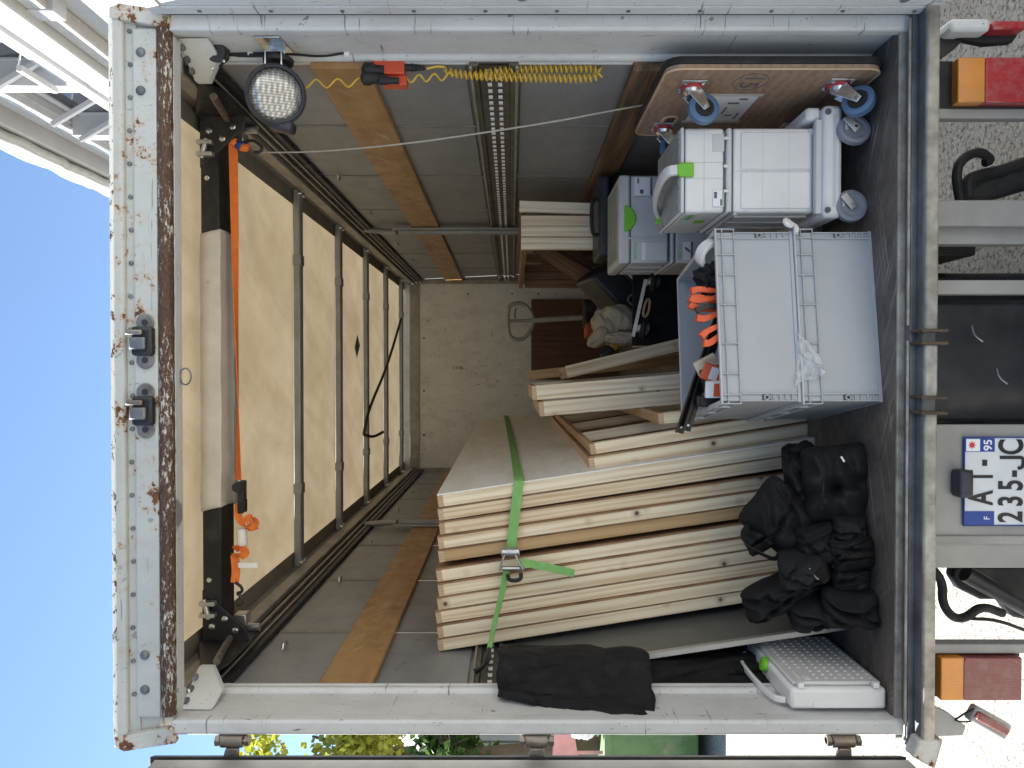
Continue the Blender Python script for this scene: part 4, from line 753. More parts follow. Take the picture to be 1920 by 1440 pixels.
for k, dx in enumerate((0, .032)):
    a = P(1347, 618 if k else 596, 2.72); b = P(1287 if k else 1274, 808 if k else 812, 2.80 - .025*k); a = a - (b - a).normalized()*.09
    t = thing('steel_bar', ('lower black perforated bar sticking out of the crate', 'upper black perforated bar sticking out of the crate')[k], 'bar', a, 'black bars in the crate'); dz = (b - a).normalized(); wd = Vector((.75, -.25, .6)); wd = (wd - dz*wd.dot(dz)).normalized(); nn = dz.cross(wd)
    mk('flange', MB().prism([a - wd*.016, a + wd*.016, b + wd*.016, b - wd*.016], nn*.002), M['bar_black'], t); mk('web', MB().tube([a + nn*.004, b + nn*.004], None, flat=(.008, .008, wd)), M['bar_black'], t)
    mk('flange', MB().prism([a + wd*.016, a + wd*.0185, b + wd*.0185, b + wd*.016], -nn*.012), M['bar_black'], t); fc = -nn if nn.dot(CAM - b) < 0 else nn; h = b - dz*.022 + (nn*.002 if nn.dot(CAM - b) > 0 else Vector((0,0,0)))
    mk('hole', MB().cyl(h, h + fc*.0009, .0045, 12), M['label_white'], t)
for k, (px, py, Y, r, m1, m2) in enumerate(((1325, 685, 2.72, .5, 'pine_pale', 'clamp_orange'), (1338, 700, 2.66, -.3, 'clamp_orange', 'label_white'), (1345, 730, 2.60, 0., 'label_white', 'clamp_orange'))):
    c = P(px, py, Y); t = thing('small_carton', ('tan carton of blades leaning in the crate', 'orange carton beside the tan one in the crate', 'white and orange carton in the crate corner')[k], 'carton', c - UP*.04, 'small cartons in the crate'); ax = Vector((math.cos(r), -.2, math.sin(r))).normalized(); az = Vector((-math.sin(r), .1, math.cos(r)))
    mk('carton', MB().obox(c, ax, ax.cross(az), az, .028, .012, .04), M[m1], t, .002); mk('print_band', MB().obox(c - ax.cross(az)*(-.0125 if k else .0125), ax, ax.cross(az), az, .022, .0006, .014), M[m2], t)
tag(mk('battery_pack', MB().obox(P(1326, 712, 2.72) - UP*.03, (1,0,.3), YV, (-.3,0,1), .05, .03, .05).obox(P(1346, 752, 2.66), (1,0,0), YV, (0,0,1), .02, .02, .07), M['bar_black'], bevel=.008), 'black battery pack lying among the cartons', 'battery')
tag(cloth('shrink_wrap', None, [CL(.06, .002, .02), CL(.24, -.002, .004), CL(.15, -.012, -.06), CL(.09, -.010, -.075)], 'shrink_wrap', 5, .018, 8, .0008, 20), 'clear torn wrap hanging from the seam between the crates', 'wrap')
tag(mk('knotted_tie', MB().tube(chaikin([CL(.596, -.01, .01), CL(.60, -.02, .03), CL(.62, .0, .025), CL(.605, .01, .0), CL(.592, -.006, -.01), CL(.57, -.012, -.004)], 2), lambda s: .011 - .006*abs(s - .4), 8), M['tape_white']), 'knotted white plastic tie at the crate corner', 'tie')

# --- white tool cases on a wheeled cart
def tcase(label, x0, x1, y0, y1, z0, z1, lid, style, group='white tool cases'):
    t = thing('tool_case', label, 'tool case', ((x0+x1)/2, (y0+y1)/2, z0), group); zl = z1 - lid; K = lambda n, mb, m, b=.002, p=t: mk(n, mb, M[m], p, b)
    K('body', MB().box(x0, x1, y0, y1, z0 + .006, zl - .0015), style, .010); K('lid', MB().box(x0 - .002, x1 + .002, y0 - .003, y1 + .002, zl + .0015, z1), style, .010); K('lid_gap', MB().box(x0 + .003, x1 - .003, y0 + .003, y1 - .003, zl - .003, zl + .003), 'case_shadow', 0)
    return t, K
tc, K = tcase('lower white tool case on the wheeled cart', .552, .842, 2.65, 3.045, 1.155, 1.463, .02, 'case_white')
for x in (.565, .70): K('panel', MB().box(x, x + .125, 2.645, 2.6495, 1.175, 1.415), 'case_white', .003)
K('groove', MB().box(.694, .696, 2.6485, 2.6497, 1.165, 1.43).box(.555, .84, 2.6485, 2.6497, 1.395, 1.3965), 'case_grey', 0)
for z in (1.25, 1.34): K('groove', MB().box(.56, .835, 2.6442, 2.6448, z, z + .0012), 'case_grey', 0)
for y in (2.70, 2.80, 2.90): K('side_rib', MB().box(.545, .5518, y, y + .012, 1.17, 1.44), 'case_grey', .002)
K('side_rib', MB().box(.545, .5518, 2.66, 3.03, 1.425, 1.437), 'case_grey', .002); K('corner_foot', MB().box(.815, .838, 2.644, 2.6495, 1.158, 1.185), 'case_grey', .003)
tc, K = tcase('upper white tool case on the cart, with carry handle and green latch', .552, .842, 2.65, 3.045, 1.466, 1.620, .012, 'case_white')
K('top_cover', MB().box(.558, .838, 2.66, 3.04, 1.6202, 1.626), 'case_lid', .003)
for x in (.57, .76): K('recess', MB().box(x, x + .06, 2.6475, 2.6497, 1.472, 1.512), 'case_grey', .001)
for x in (.62, .80, .705): K('hinge_lug', MB().box(x, x + .01, 2.642, 2.6495, 1.458, 1.475), 'case_white', .002)
K('groove', MB().box(.555, .84, 2.6485, 2.6497, 1.540, 1.5415).box(.668, .670, 2.6485, 2.6497, 1.475, 1.60).box(.722, .724, 2.6485, 2.6497, 1.475, 1.60), 'case_grey', 0)
K('green_latch', MB().prism([(.672, 2.636, 1.578), (.720, 2.636, 1.578), (.720, 2.636, 1.625), (.712, 2.636, 1.635), (.680, 2.636, 1.635), (.672, 2.636, 1.625)], (0, .014, 0)), 'case_green', .004)
hb = MB().tube(chaikin([(.696, 2.645, 1.632), (.696, 2.66, 1.665), (.68, 2.75, 1.675), (.64, 2.92, 1.665), (.615, 3.0, 1.63)], 3), None, flat=(.034, .014, (1,.2,0)))
K('carry_handle', hb, 'case_white', .004); K('green_catch', MB().box(.548, .5515, 2.78, 2.82, 1.505, 1.54).box(.58, .61, 3.0, 3.012, 1.62, 1.64), 'case_green', .002)
K('side_logo_plate', MB().box(.5485, .5515, 2.665, 2.76, 1.555, 1.598), 'case_grey', .001); text_on('logo_lettering', 'FESTOOL', .021, (.548, 2.712, 1.577), (0,-1,0), (0,0,1), M['print_green'], tc)
K('contents_label', MB().box(.572, .628, 2.6462, 2.6474, 1.475, 1.511), 'label_white', 0); K('label_mark', MB().box(.60, .622, 2.6458, 2.6461, 1.497, 1.507).box(.575, .597, 2.6458, 2.6461, 1.480, 1.486), 'label_print', 0); K('label_stripe', MB().box(.574, .627, 2.6455, 2.6461, 1.4752, 1.4785), 'print_green', 0)
ct = thing('wheeled_cart', 'white wheeled cart carrying the two white tool cases', 'cart', (.71, 2.82, 1.0)); K = lambda n, mb, m, b=.003, p=ct: mk(n, mb, M[m], p, b)
K('deck', MB().box(.525, .905, 2.60, 3.08, 1.085, 1.150), 'case_white', .016); K('deck_groove', MB().box(.56, .87, 2.5985, 2.6005, 1.108, 1.120), 'case_grey', .002)
K('side_wall', MB().prism([(.86, 2.625, 1.1505), (.905, 2.625, 1.1505), (.905, 3.0, 1.1505), (.86, 3.0, 1.1505)], (0,0,.05)), 'case_white', .012); K('front_guard', MB().box(.54, .86, 2.612, 2.640, 1.1505, 1.172), 'case_grey', .004)
for x in (.55, .88): K('button', MB().cyl((x, 2.602, 1.135), (x, 2.594, 1.138), .010, 16), 'case_shadow', .001)
for x, y, a in ((.835, 2.60, .3), (.585, 2.62, .1), (.86, 3.0, .9), (.585, 3.0, .4)):
    ax = Vector((math.sin(a), -math.cos(a), 0)); c = Vector((x - .02, y - .01, 1.055)); w = K('castor', MB().lathe(c - ax*.013, ax, [(.006,.008),(.004,.036),(.0,.040),(.0,.048),(.004,.054),(.022,.054),(.026,.048),(.026,.040),(.022,.036),(.020,.008)], 30), 'grey_wheel', 0)
    mk('fork', MB().obox(c + ax*.018 + Vector((.012, 0, .012)), (1,0,.9), ax, (-.9,0,1), .03, .002, .013).obox(Vector((x, y, 1.080)), (1,0,0), YV, (0,0,1), .022, .02, .006), M['galvanised'], w, .002); mk('axle', MB().cyl(c + ax*.012, c + ax*.024, .006, 8), M['bright_steel'], w)
# cases behind
tc, K = tcase('lower pale grey tool case behind the cart, mostly hidden', .492, .882, 3.44, 3.86, 1.235, 1.493, .02, 'case_grey', 'grey tool cases')
K('logo_panel', MB().box(.502, .585, 3.434, 3.4395, 1.40, 1.468), 'case_grey', .002); text_on('logo_lettering', 'FESTOOL', .016, (.544, 3.4335, 1.452), (1,0,0), (0,0,1), M['print_green'], tc); K('picture_label', MB().box(.503, .585, 3.433, 3.434, 1.395, 1.438), 'label_white', 0)
K('label_picture', MB().prism([(.535, 3.4325, 1.405), (.55, 3.4325, 1.408), (.565, 3.4325, 1.428), (.552, 3.4325, 1.43)], (0,.0006,0)).box(.503, .585, 3.4324, 3.4329, 1.3952, 1.404), 'label_print', 0)
tc2, K = tcase('upper pale grey tool case behind the cart, with half-round green lock', .492, .882, 3.44, 3.86, 1.497, 1.722, .05, 'case_grey', 'grey tool cases')
tl_ = [(.688 + .058*math.cos(a*math.pi/10)*(.9 if 2 < a < 8 else 1), 3.424, 1.700 - .052*math.sin(a*math.pi/10)) for a in range(11)]
K('green_lock', MB().prism(tl_, (0, .016, 0)), 'case_green', .004); K('top_recess', MB().box(.52, .855, 3.50, 3.80, 1.7222, 1.726), 'case_lid', .002)
K('logo_panel', MB().box(.502, .585, 3.434, 3.4395, 1.51, 1.665), 'case_grey', .002); text_on('logo_lettering', 'FESTOOL', .018, (.544, 3.4335, 1.650), (1,0,0), (0,0,1), M['print_green'], tc2); K('contents_label', MB().box(.505, .583, 3.433, 3.434, 1.605, 1.622), 'label_white', 0)
K('picture_label', MB().box(.792, .872, 3.4355, 3.4367, 1.575, 1.655), 'label_white', 0); K('label_picture', MB().box(.80, .818, 3.435, 3.4354, 1.615, 1.63).box(.845, .868, 3.435, 3.4354, 1.635, 1.642).box(.793, .871, 3.435, 3.4354, 1.5755, 1.585), 'label_print', 0)
K('front_rib', MB().box(.598, .606, 3.432, 3.4395, 1.51, 1.70).box(.775, .783, 3.432, 3.4395, 1.51, 1.67), 'case_grey', .002)
for y in (3.55, 3.70): K('side_rib', MB().box(.485, .4918, y, y + .015, 1.51, 1.66), 'case_grey', .002)
tag(mk('tool_case', MB().box(.50, .875, 3.45, 3.85, 1.0, 1.232), M['case_grey'], bevel=.01), 'bottom grey tool case of the rear stack', 'tool case', 'grey tool cases')

# --- plywood platform dolly on edge against the right wall
pd = thing('platform_dolly', 'brown plywood platform dolly on edge with blue castors and number fifteen', 'dolly', (.98, 2.8, 1.0))
def rrect(y0, y1, z0, z1, r, x):
    o = []
    for cy_, cz_, a0 in ((y1-r, z1-r, 0), (y0+r, z1-r, 90), (y0+r, z0+r, 180), (y1-r, z0+r, 270)):
        for k in range(6): a = R(a0 + k*18); o.append((x, cy_ + r*math.cos(a), cz_ + r*math.sin(a)))
    return o
dk = link_mesh('deck', mesh_of('deck', MB().prism([(p[2]-1.36, p[1]-2.79, 0) for p in rrect(2.455, 3.13, 1.015, 1.705, .05, 0)], (0,0,.016)), M['dolly_ply'], False), None, pd, Matrix(((0,0,1,.965),(0,1,0,2.79),(1,0,0,1.36),(0,0,0,1))))
mk('ply_edge', MB().tube([(.966, p[1], p[2]) for p in rrect(2.4545, 3.1305, 1.0145, 1.7055, .05, 0)], .0035, 6, close=True), M['ply_edge'], dk); mk('rubber_mat', MB().prism(rrect(2.448, 3.135, 1.008, 1.712, .055, .982), (.024, 0, 0)), M['black_rubber'], pd, .006)
hh = rrect(2.90, 3.0, 1.575, 1.625, .024, .9645); mk('hand_hole', MB().prism([(p[0]-.0006, p[1], p[2]) for p in rrect(2.90, 2.985, 1.580, 1.612, .015, .9643)], (.0006,0,0)), M['channel_dark'], dk, smooth=False); mk('hole_edge', MB().tube(hh, .006, 6, close=True), M['ply_edge'], dk)
for k, (y, z, ax, dv) in enumerate(((2.59, 1.598, (.15,-1,-.1), (-.085, -.015, -.035)), (2.575, 1.115, (.25,-.75,.65), (-.075, -.045, -.05)), (3.02, 1.61, (.3,-.8,.1), (-.085, .0, -.04)), (3.02, 1.11, (0,-.3,1), (-.085, .03, .03)))):
    ax = Vector(ax).normalized(); b0 = Vector((.965, y, z)); c = b0 + Vector(dv) + Vector((0,0,0)); cs = mk('castor', MB().lathe(c - ax*.016, ax, [(.003,.030),(0,.034),(0,.044),(.005,.0515),(.027,.0515),(.032,.044),(.032,.034),(.029,.030)], 32), M['blue_wheel'], pd)
    mk('hub', MB().lathe(c - ax*.0165, ax, [(0,.010),(.002,.016),(-.001,.020),(-.001,.031),(.034,.031),(.034,.020),(.031,.016),(.033,.010)], 24), M['black_rubber'], cs); mk('castor_plate', MB().box(.9595, .9645, y - .05, y + .05, z - .042, z + .042), M['galvanised'], pd, .004)
    for dy in (-.038, .038):
        for dz in (-.032, .032): mk('nut', MB().lathe((.9595, y + dy, z + dz), (-1,0,0), [(0,.0085),(.006,.0085),(.008,.005)], 8), M['bright_steel'], pd)
    mk('swivel_ring', MB().lathe((.959, y, z), (-1,0,0), [(0,.037),(.007,.037),(.010,.030)], 26), M['red_ring'], pd); mk('swivel_cup', MB().lathe((.950, y, z), (-1,0,0), [(0,.030),(.012,.028),(.022,.018)], 24), M['bright_steel'], cs)
    fd = (b0 + Vector((-.02,0,0)) - c); f_ = MB()
    for s in (-1, 1):
        p = c + ax*s*.021; q = b0 + Vector((-.018,0,0)) + ax*s*.021; sdv = ax.cross(fd).normalized(); f_.prism([p - sdv*.012 - fd.normalized()*.010, p + sdv*.012 - fd.normalized()*.010, q + sdv*.028, q - sdv*.028], ax*s*.003)
    mk('fork', f_, M['bright_steel'], cs, .002); mk('axle', MB().cyl(c - ax*.028, c + ax*.028, .006, 8), M['galvanised'], cs)
text_on('stencil_number', '15', .09, (.9645, 2.56, 1.41), (0,1,0), (0,0,-1), M['label_print'], dk, .0004, sx=1.3); mk('stencil_circle', MB().tube([(.9645, 2.56 + .072*math.cos(a*.2618), 1.41 + .055*math.sin(a*.2618)) for a in range(24)], .0013, 5, close=True), M['label_print'], dk)
pap = mk('paper_label', MB().box(.9636, .9646, 2.68, 2.96, 1.34, 1.54), M['label_white'], pd); mk('label_tape', MB().box(.963, .9635, 2.665, 2.69, 1.33, 1.55).box(.963, .9635, 2.945, 2.97, 1.33, 1.55), M['tarp_cover'], pap)
_lw = mk('label_writing', MB().box(.9629, .9635, 2.71, 2.725, 1.37, 1.40).box(.9629, .9635, 2.75, 2.765, 1.39, 1.43).box(.9629, .9635, 2.80, 2.87, 1.42, 1.426).box(.9629, .9635, 2.82, 2.83, 1.45, 1.50).box(.9629, .9635, 2.74, 2.83, 1.50, 1.505).box(.9629, .9635, 2.86, 2.93, 1.36, 1.366).box(.9629, .9635, 2.88, 2.89, 1.38, 1.41), M['label_print'], pap); _lw['kind'] = 'stuff'

# --- left front corner: perforated case, grey board, felt, bags
pc = thing('perforated_case', 'white flat tool case with dotted grey side, standing by the left post', 'tool case', (-1.03, 2.66, 1.0)); K = lambda n, mb, m, b=.003, p=pc: mk(n, mb, M[m], p, b)
K('body', MB().box(-1.072, -1.004, 2.435, 2.90, 1.006, 1.312), 'case_white', .012); side = K('dotted_side', MB().box(-1.003, -.990, 2.455, 2.885, 1.016, 1.300), 'case_grey', .006)
dots = MB()
for a in range(14):
    for b in range(9):
        y = 2.485 + a*.029; z = 1.035 + b*.029
        if a < 3 and b > 6: continue
        dots.lathe((-.990, y, z), (1,0,0), [(-.001,.0052),(.0016,.0045),(.002,.002)], 8)
d_ = mk('dot_field', dots, M['label_white'], side); d_['kind'] = 'stuff'
K('front_panel', MB().box(-1.064, -1.046, 2.4315, 2.4345, 1.04, 1.24), 'case_white', .001); K('latch_slot', MB().box(-.9895, -.987, 2.475, 2.54, 1.265, 1.275).box(-.9895, -.987, 2.47, 2.50, 1.235, 1.255), 'case_white', .001)
for z in (1.03, 1.27): K('corner_clip', MB().box(-1.004, -.986, 2.432, 2.452, z, z + .02), 'case_white', .003)
K('carry_handle', MB().tube(chaikin([(-1.055, 2.47, 1.315), (-1.06, 2.50, 1.355), (-1.05, 2.80, 1.375), (-1.045, 2.85, 1.33)], 2), None, flat=(.02, .012, (1,0,0))), 'case_white', .003); K('green_catch', MB().lathe((-1.02, 2.68, 1.313), (.3,0,1), [(0,.026),(.012,.024),(.016,.015)], 18), 'case_green', 0)
gp = thing('grey_board', 'smooth dark grey board with aluminium edge leaning beside the panels', 'board', (-.92, 2.76, 1.0)); B = Vector((-.905, 2.755, 1.0)); U_ = Vector((-.148, 0, .989)).normalized(); E_ = Vector((-.02, 1, 0)); N_ = U_.cross(E_).normalized()
mk('board', MB().prism([B, B + E_*2.2, B + E_*2.2 + U_*1.2, B + U_*1.2], N_*.016), M['grey_panel'], gp, .002, smooth=False); mk('edge_strip', MB().prism([B - E_*.006, B - E_*.001, B - E_*.001 + U_*1.2, B - E_*.006 + U_*1.2], N_*.016).prism([B - N_*.003 - E_*.006, B - N_*.003 + E_*.018, B - N_*.003 + E_*.018 + U_*1.2, B - N_*.003 - E_*.006 + U_*1.2], N_*.0025), M['alu_edge'], gp)
fr = thing('black_felt', 'thick black felt blanket folded over behind the left post', 'blanket', (-1.0, 2.6, 1.7))
path = chaikin([(-1.06, 2.95), (-1.0, 2.74), (-.975, 2.66), (-.985, 2.585), (-1.045, 2.57), (-1.075, 2.52), (-1.10, 2.44)], 2)
def _ft(u, v):
    k = u*(len(path) - 1); i = min(int(k), len(path) - 2); q = path[i].lerp(path[i+1], k - i); z = lerp(1.735, 2.245, v) + .012*noise.noise((u*6, v, 1)) - .02*(u > .8)*v*4*(u - .8)
    cl = .06*max(0, v - .3)*max(0, u - .72)*3.5      # the near edge stays inside the post further up
    w_ = .03*(.3 - abs(noise.noise((u*7 + v*2, v*2.5, 21)))) + .014*noise.noise((u*14, v*9, 3)); return (q[0] + .02*noise.noise((u*5, v*4, 2)) + cl + w_*.5, q[1] + .02*noise.noise((u*5, v*4, 7)) + cl*2.2 - w_, z)
mk('upper_fold', MB().grid(_ft, 50, 30), M['felt'], fr, solid=.022, ang=80)
path2 = chaikin([(-1.085, 3.1), (-1.05, 2.9), (-1.035, 2.77), (-1.055, 2.71), (-1.10, 2.65)], 2)
def _ft2(u, v):
    k = u*(len(path2) - 1); i = min(int(k), len(path2) - 2); q = path2[i].lerp(path2[i+1], k - i)
    return (q[0] - .02*v + .02*noise.noise((u*4, v*3, 12)) + .02*(.3 - abs(noise.noise((u*6 - v*4, v*3 + u*3, 5)))), q[1] + .03*noise.noise((u*4, v*3, 17)) - .05*(.3 - abs(noise.noise((u*6 - v*4, v*3 + u*3, 5)))), lerp(1.02, 1.80, v))
mk('lower_fold', MB().grid(_ft2, 40, 40), M['felt'], fr, solid=.02, ang=80)
def pillow(c, ax, ay, az, rx, ry, rz, seed, n=40):
    """a filled fabric pouch: flat seams, pointed corners, puckers along the edge, ay points to the viewer"""
    c = Vector(c); ax, ay, az = [Vector(a).normalized() for a in (ax, ay, az)]; rn = random.Random(int(seed*31) + 3)
    cr = [(rn.uniform(0, 6.28), rn.uniform(-.6, .6), rn.uniform(.07, .16), rn.uniform(.10, .26)) for _ in range(4)]; ph = [rn.uniform(0, 6.28) for _ in range(4)]; mb = MB()
    for sgn in (-1, 1):
        def fn(i, j):
            u, v = 2*i - 1, 2*j - 1; u = math.copysign(abs(u)**.8, u); v = math.copysign(abs(v)**.8, v)
            e = max(abs(u), abs(v)); t_ = (max(0, 1 - abs(u)**3.2)**.55) * (max(0, 1 - abs(v)**3.2)**.55)
            q = Vector((u*1.3 + seed, v*1.3, sgn*2.)); h = t_*(1 + .22*noise.noise(q) + .10*noise.noise(q*2.3))
            for a, o_, w_, d_ in cr:
                s_ = u*math.cos(a) + v*math.sin(a) - o_ + .08*noise.noise(q*2); h -= t_*d_*math.exp(-(s_/w_)**2) - t_*d_*.45*math.exp(-((abs(s_) - 2*w_)/w_)**2)
            k = v if abs(u) > abs(v) else u; h += .10*(e**5)*math.sqrt(max(0, 1 - e**8))*math.sin(k*11 + ph[0])*(.5 + .5*math.sin(k*5 + ph[1]))
            X = u*(1 - .10*(1 - v*v) + .04*noise.noise(q*1.7)); Z = v*(1 - .10*(1 - u*u) + .04*noise.noise(q*1.9 + Vector((4,4,4))))
            f_ = 1 - .16*(u*u*v*v)**1.5; p = c + ax*X*rx*f_ + az*Z*rz*f_ + ay*(sgn*h*ry)
            if p.z < 1.004: p.z = 1.004 + (p.z - 1.004)*.04
            return p
        mb.grid(fn, n, n)
    return mb
def sbag(name, label, parts, loc):
    t = thing(name, label, 'sandbag', loc, 'black sandbags on the floor')
    for nm, px, py, Y, rv, rx, rz, ang, seed, am in parts:
        a = R(ang); ax = Vector((math.cos(a), 0, math.sin(a))); az = Vector((-math.sin(a), 0, math.cos(a)))
        tl = .25*math.sin(seed*2.3); o_ = mk(nm, pillow(P(px, py, Y), ax, Vector((tl, -1, .35 + .2*math.cos(seed))), az, rx*1.12, rv*1.2, rz*1.12, seed), M['black_fabric'], t, ang=70)
    return t
b1 = sbag('sandbag', 'big square black sandbag nearest the grey crates', [('pouch', 1572, 908, 2.66, .11, .135, .125, 4, 1, .10), ('flap', 1503, 895, 2.74, .09, .115, .062, 8, 2, .16), ('flap', 1500, 858, 2.72, .05, .045, .055, 30, 31, .2)], (-.33, 2.66, 1.0))
mk('seam', MB().tube(chaikin([P(1538, 855, 2.545), P(1545, 900, 2.54), P(1540, 955, 2.545)], 2), .002, 5), M['black_rubber'], b1); mk('white_tag', MB().obox(P(1580, 861, 2.545), (.8,0,.5), YV, (-.5,0,.8), .010, .002, .003), M['label_white'], b1)
b2 = sbag('sandbag', 'black sandbag with a strap loop on top of the heap', [('pouch', 1462, 968, 2.70, .09, .105, .115, -38, 3, .13), ('pouch', 1440, 1000, 2.72, .07, .05, .09, 28, 33, .15), ('pouch', 1528, 1010, 2.62, .07, .052, .068, 12, 4, .12)], (-.5, 2.68, 1.0))
mk('strap_loop', MB().tube(chaikin([P(1405, 985, 2.66), P(1390, 1000, 2.62), P(1396, 1020, 2.60), P(1430, 1040, 2.60), P(1455, 1050, 2.60), P(1462, 1035, 2.60)], 3), None, flat=(.028, .004, (.5,-.6,.5))), M['black_fabric'], b2)
b3 = sbag('sandbag', 'black sandbag with a pale scuff in the middle of the heap', [('pouch', 1508, 1060, 2.60, .085, .056, .088, 8, 5, .10), ('pouch', 1602, 1040, 2.565, .08, .054, .075, 10, 6, .10), ('pouch', 1556, 1035, 2.60, .07, .045, .06, 0, 9, .12), ('pouch', 1590, 985, 2.60, .06, .045, .06, 0, 35, .12)], (-.6, 2.58, 1.0))
mk('pale_scuff', MB().tube(chaikin([P(1517, 1066, 2.508), P(1524, 1074, 2.505), P(1528, 1082, 2.508), P(1534, 1086, 2.51)], 2), .0035, 5), M['galvanised'], b3)
b4 = sbag('sandbag', 'black sandbag at the left end of the heap, by the grey board', [('pouch', 1475, 1105, 2.68, .10, .062, .155, 24, 7, .11), ('pouch', 1597, 1135, 2.56, .085, .062, .105, 0, 8, .09), ('pouch', 1520, 1140, 2.62, .08, .05, .08, 12, 10, .12), ('pouch', 1595, 1088, 2.58, .07, .04, .065, 0, 36, .12)], (-.75, 2.6, 1.0))
mk('buckle', MB().obox(P(1480, 1098, 2.565), (1,0,.3), YV, (-.3,0,1), .014, .004, .012), M['dark_plastic'], b4, .003)

# ================================================================== STRAPS, CABLES
os_ = thing('orange_ratchet_strap', 'orange ratchet strap stretched below the roof beam', 'strap', (0, 3.1, 3.3)); YS = 3.0
def tw(q): a = R(80*q); return Vector((0, math.cos(a), math.sin(a)*.9 + .0)) 
mk('webbing', MB().tube([P(437, 268, YS), P(440, 420, YS), P(443, 600, YS), P(446, 760, YS), P(447, 900, YS)], None, flat=(.034, .0025, lambda q: Vector((0, math.sin(R(20 + 130*q)), -math.cos(R(20 + 130*q)))))), M['orange_web'], os_)
mk('webbing', MB().tube(chaikin([P(440, 1040, YS), P(443, 1070, YS), P(440, 1092, YS)], 2), None, flat=(.032, .0025, (0,.5,-1))), M['orange_web'], os_)
rt = P(452, 930, YS - .01)
mk('ratchet', MB().obox(rt + Vector((0,0,-.010)), (1,0,0), YV, (0,0,1), .062, .003, .012).obox(rt + Vector((0,-.034,-.010)), (1,0,0), YV, (0,0,1), .062, .003, .012).cyl(rt + Vector((.04,-.04,0)), rt + Vector((.04,.006,0)), .017, 16).box(rt.x - .055, rt.x - .01, rt.y - .034, rt.y, rt.z - .025, rt.z - .017).lathe(rt + Vector((.04,-.042,0)), (0,-1,0), [(0,.02),(.004,.02),(.005,.012)], 16), M['black_metal'], os_, .002)
lo = [chaikin([P(448, 945, YS), P(445, 965, YS-.03), P(455, 985, YS-.03), P(472, 988, YS-.02), P(482, 978, YS-.03), P(470, 968, YS-.04), P(460, 978, YS-.03)], 3), chaikin([P(455, 985, YS), P(470, 990, YS), P(482, 985, YS-.01)], 2), chaikin([P(440, 1030, YS), P(452, 1025, YS-.03), P(464, 1036, YS-.03), P(450, 1045, YS-.03), P(440, 1038, YS)], 3)]
for l in lo: mk('loose_webbing', MB().tube(l, None, flat=(.030, .0025, (.25,.2,1))), M['orange_web'], os_)
mk('tape_wrap', MB().lathe(P(453, 990, YS-.01), (-1,0,-.05), [(0,.012),(.005,.020),(.03,.019),(.055,.021),(.075,.016)], 14), M['tape_white'], os_); mk('care_label', MB().obox(P(465, 1060, YS-.02), (1,0,.15), (.3,1,0), (0,0,1), .010, .001, .038), M['label_white'], os_)
for s, (px, py) in ((-1, (441, 1092)), (1, (437, 266))):
    mk('hook', MB().tube(chaikin([P(px, py, YS), P(px + 12, py - s*8, YS), P(px + 14, py - s*18, YS), P(px + 2, py - s*20, YS), P(px + 12, py - s*26, YS), P(px + 14, py - s*40, YS), P(px + 3, py - s*44, YS)] if s < 0 else [P(px + 8, py + 2, YS), P(px + 22, py + 2, YS-.02), P(px + 34, py - 4, YS-.03), P(px + 46, py + 2, YS-.04), P(px + 56, py + 12, YS-.04), P(px + 50, py + 20, YS-.04), P(px + 40, py + 20, YS-.04)], 3), .006, 8), M['black_metal'], os_)
for dx, m in ((0, 'orange_web'), (.03, 'plate_blue'), (.055, 'orange_web')): mk('knot', blob(P(437 + dx*400, 266 + dx*200, YS - .015), (.016, .014, .018), 3 + dx*50, .35, 2.2, nu=16, nv=10), M[m], os_)
rope = tag(mk('grey_rope', MB().tube(chaikin([P(488, 286, 3.08), P(600, 285, 3.0), P(760, 270, 2.92), P(900, 250, 2.86), P(1040, 228, 2.84), P(1150, 207, 2.86), P(1228, 193, 2.95)], 3), .0035, 8), M['grey_rope']), 'thin grey rope hanging from the strap hook to the dolly', 'rope')
gs = thing('green_ratchet_strap', 'green ratchet strap tying the tall panels to the left wall', 'strap', (-.8, 3.0, 2.2))
def fx(z, i=0): t_ = (z - 1.0)/1.492; return lerp(-.262, -.488, t_) + .007 + .010
pts = [(fx(2.255) + .050, 7.02, 2.255), (fx(2.215) + .031, 5.2, 2.215), (fx(2.19) + .016, 4.0, 2.19), (fx(2.18) + .004, 3.2, 2.175), (fx(2.175) + .004, 3.05, 2.172), (fx(2.175) - .004, 3.036, 2.172)]
mk('webbing', MB().tube(pts, None, flat=(.038, .0025, (.0,0,1))), M['green_web'], gs)
pts = [(fx(2.175) - .004, 3.036, 2.172), P(966, 960, 3.030), P(958, 1030, 3.02)]; mk('webbing', MB().tube(pts, None, flat=(.038, .0025, (.1,0,1))), M['green_web'], gs)
pts = chaikin([P(950, 1070, 3.0), P(938, 1125, 3.0), P(928, 1165, 2.99), P(920, 1205, 2.95), P(917, 1218, 2.93)], 2); mk('webbing', MB().tube(pts, None, flat=(lambda q: .026 - .008*q, .003, lambda q: Vector((.2, .9*math.sin(q*3), 1)))), M['green_web'], gs)
rc = P(957, 1050, 3.0)
mk('ratchet', MB().obox(rc + Vector((.005, -.012, -.03)), (1,0,.5), YV, (-.5,0,1), .045, .018, .004).obox(rc + Vector((.005, -.012, .03)), (1,0,-.3), YV, (.3,0,1), .045, .018, .004).cyl(rc + Vector((.035,-.015,-.036)), rc + Vector((.035,-.015,.036)), .017, 16).cyl(rc + Vector((-.03,-.012,-.04)), rc + Vector((-.03,-.012,.035)), .009, 12), M['galvanised'], gs, .003)
mk('ratchet_grip', MB().tube(chaikin([rc + Vector((-.045,-.02,-.04)), rc + Vector((-.072,-.025,-.042)), rc + Vector((-.075,-.025,.006)), rc + Vector((-.05,-.02,.01))], 2), .008, 8), M['black_rubber'], gs)
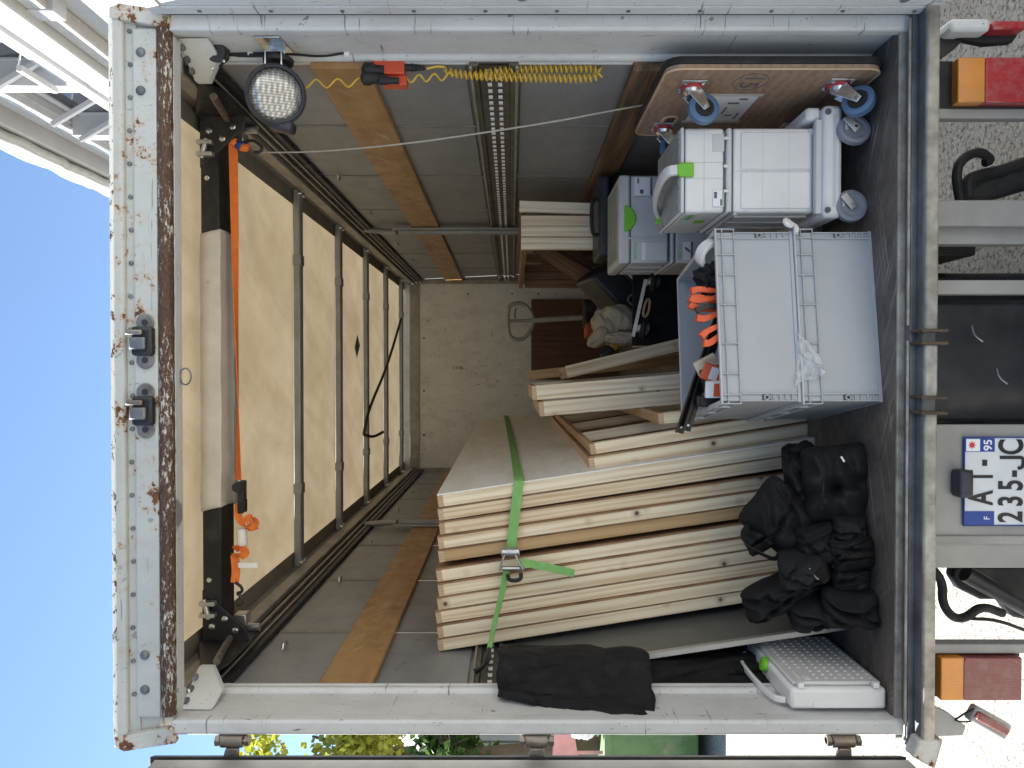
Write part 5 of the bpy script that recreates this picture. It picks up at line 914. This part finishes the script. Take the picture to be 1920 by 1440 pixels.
mk('loose_tail', MB().tube([P(975, 1054, 2.99), P(1020, 1062, 2.985), P(1077, 1075, 2.98)], None, flat=(.030, .0025, (1,.2,.15))), M['green_web'], gs)
mk('hook', MB().tube(chaikin([P(917, 1216, 2.93), P(912, 1235, 2.88), P(905, 1252, 2.83), P(890, 1258, 2.80)], 2), .008, 8).tube(chaikin([P(917, 1216, 2.93), P(920, 1235, 2.88), P(905, 1252, 2.83)], 2), .006, 8), M['black_metal'], gs)
# coiled trailer cable and its plug holder
def helix(pts, turns, r, per=14, k=4):
    c = chaikin(pts, k); n = int(turns*per); out = []; cum = [0]
    for a, b in zip(c[:-1], c[1:]): cum.append(cum[-1] + (b - a).length)
    L = cum[-1]; ref = Vector((.3, 1, .1)); j = 0
    for i in range(n + 1):
        s = L*i/n
        while j < len(c) - 2 and cum[j+1] < s: j += 1
        f = (s - cum[j])/max(1e-6, cum[j+1] - cum[j]); p = c[j].lerp(c[j+1], f); d = (c[j+1] - c[j]).normalized(); a = (ref - d*ref.dot(d)).normalized(); b = d.cross(a); t_ = 2*math.pi*turns*i/n
        out.append(p + (a*math.cos(t_) + b*math.sin(t_))*r)
    return out
ps = thing('plug_holder', 'red plug holder with black plugs clipped to the right post', 'plug', P(720, 128, 2.62)); Y = 2.60
mk('housing', MB().prism([P(683, 101, Y), P(757, 100, Y), P(758, 138, Y), P(716, 138, Y), P(704, 122, Y), P(692, 111, Y)], (0, .06, 0)), M['red_plastic'], ps, .004); mk('flap', MB().box(PX(158, 2.61), PX(140, 2.61), 2.615, 2.66, PZ(762, 2.6), PZ(718, 2.6)), M['red_plastic'], ps, .003)
for px, py, r in ((700, 130, .022), (698, 146, .024), (728, 150, .016)): mk('plug', MB().lathe(P(px - 22, py, 2.60), (0, .1, -1), [(0,.008),(.01,r),(.03,r),(.045,r*.75),(.075,r*.7)], 14), M['black_rubber'], ps)
cc_ = thing('coiled_cable', 'yellow coiled cable hanging in a loop from the red plug', 'cable', P(950, 140, 2.64))
mk('strain_relief', MB().lathe(P(758, 127, 2.62), (0,.05,-1), [(0,.012),(.02,.011)] + [(.022 + .006*k, .011 - .0006*k + .002*(k % 2)) for k in range(9)], 12), M['black_rubber'], cc_); mk('cord', MB().tube(chaikin([P(800, 129, 2.62), P(820, 124, 2.62), P(834, 126, 2.63)], 2), .0045, 8), M['yellow_cable'], cc_)
mk('coil', MB().tube(helix([P(832, 134, 2.64), P(880, 142, 2.65), P(990, 146, 2.65), P(1098, 148, 2.65), P(1128, 142, 2.65), P(1124, 130, 2.65), P(1090, 128, 2.65), P(1000, 129, 2.65), P(940, 132, 2.65), P(890, 140, 2.66)], 58, .0125), .0036, 6), M['yellow_cable'], cc_)
wv = lambda x0, x1, y0, y1, n, a: [P(lerp(x0, x1, k/(n*8)), lerp(y0, y1, k/(n*8)) + a*math.sin(k*math.pi/4), 2.62 + .006*math.cos(k*math.pi/4)) for k in range(n*8 + 1)]
mk('stretched_coil', MB().tube(wv(562, 684, 158, 154, 3, 8), .0035, 6), M['yellow_cable'], cc_); mk('stretched_coil', MB().tube(wv(764, 850, 148, 143, 3, 7), .0035, 6), M['yellow_cable'], cc_)
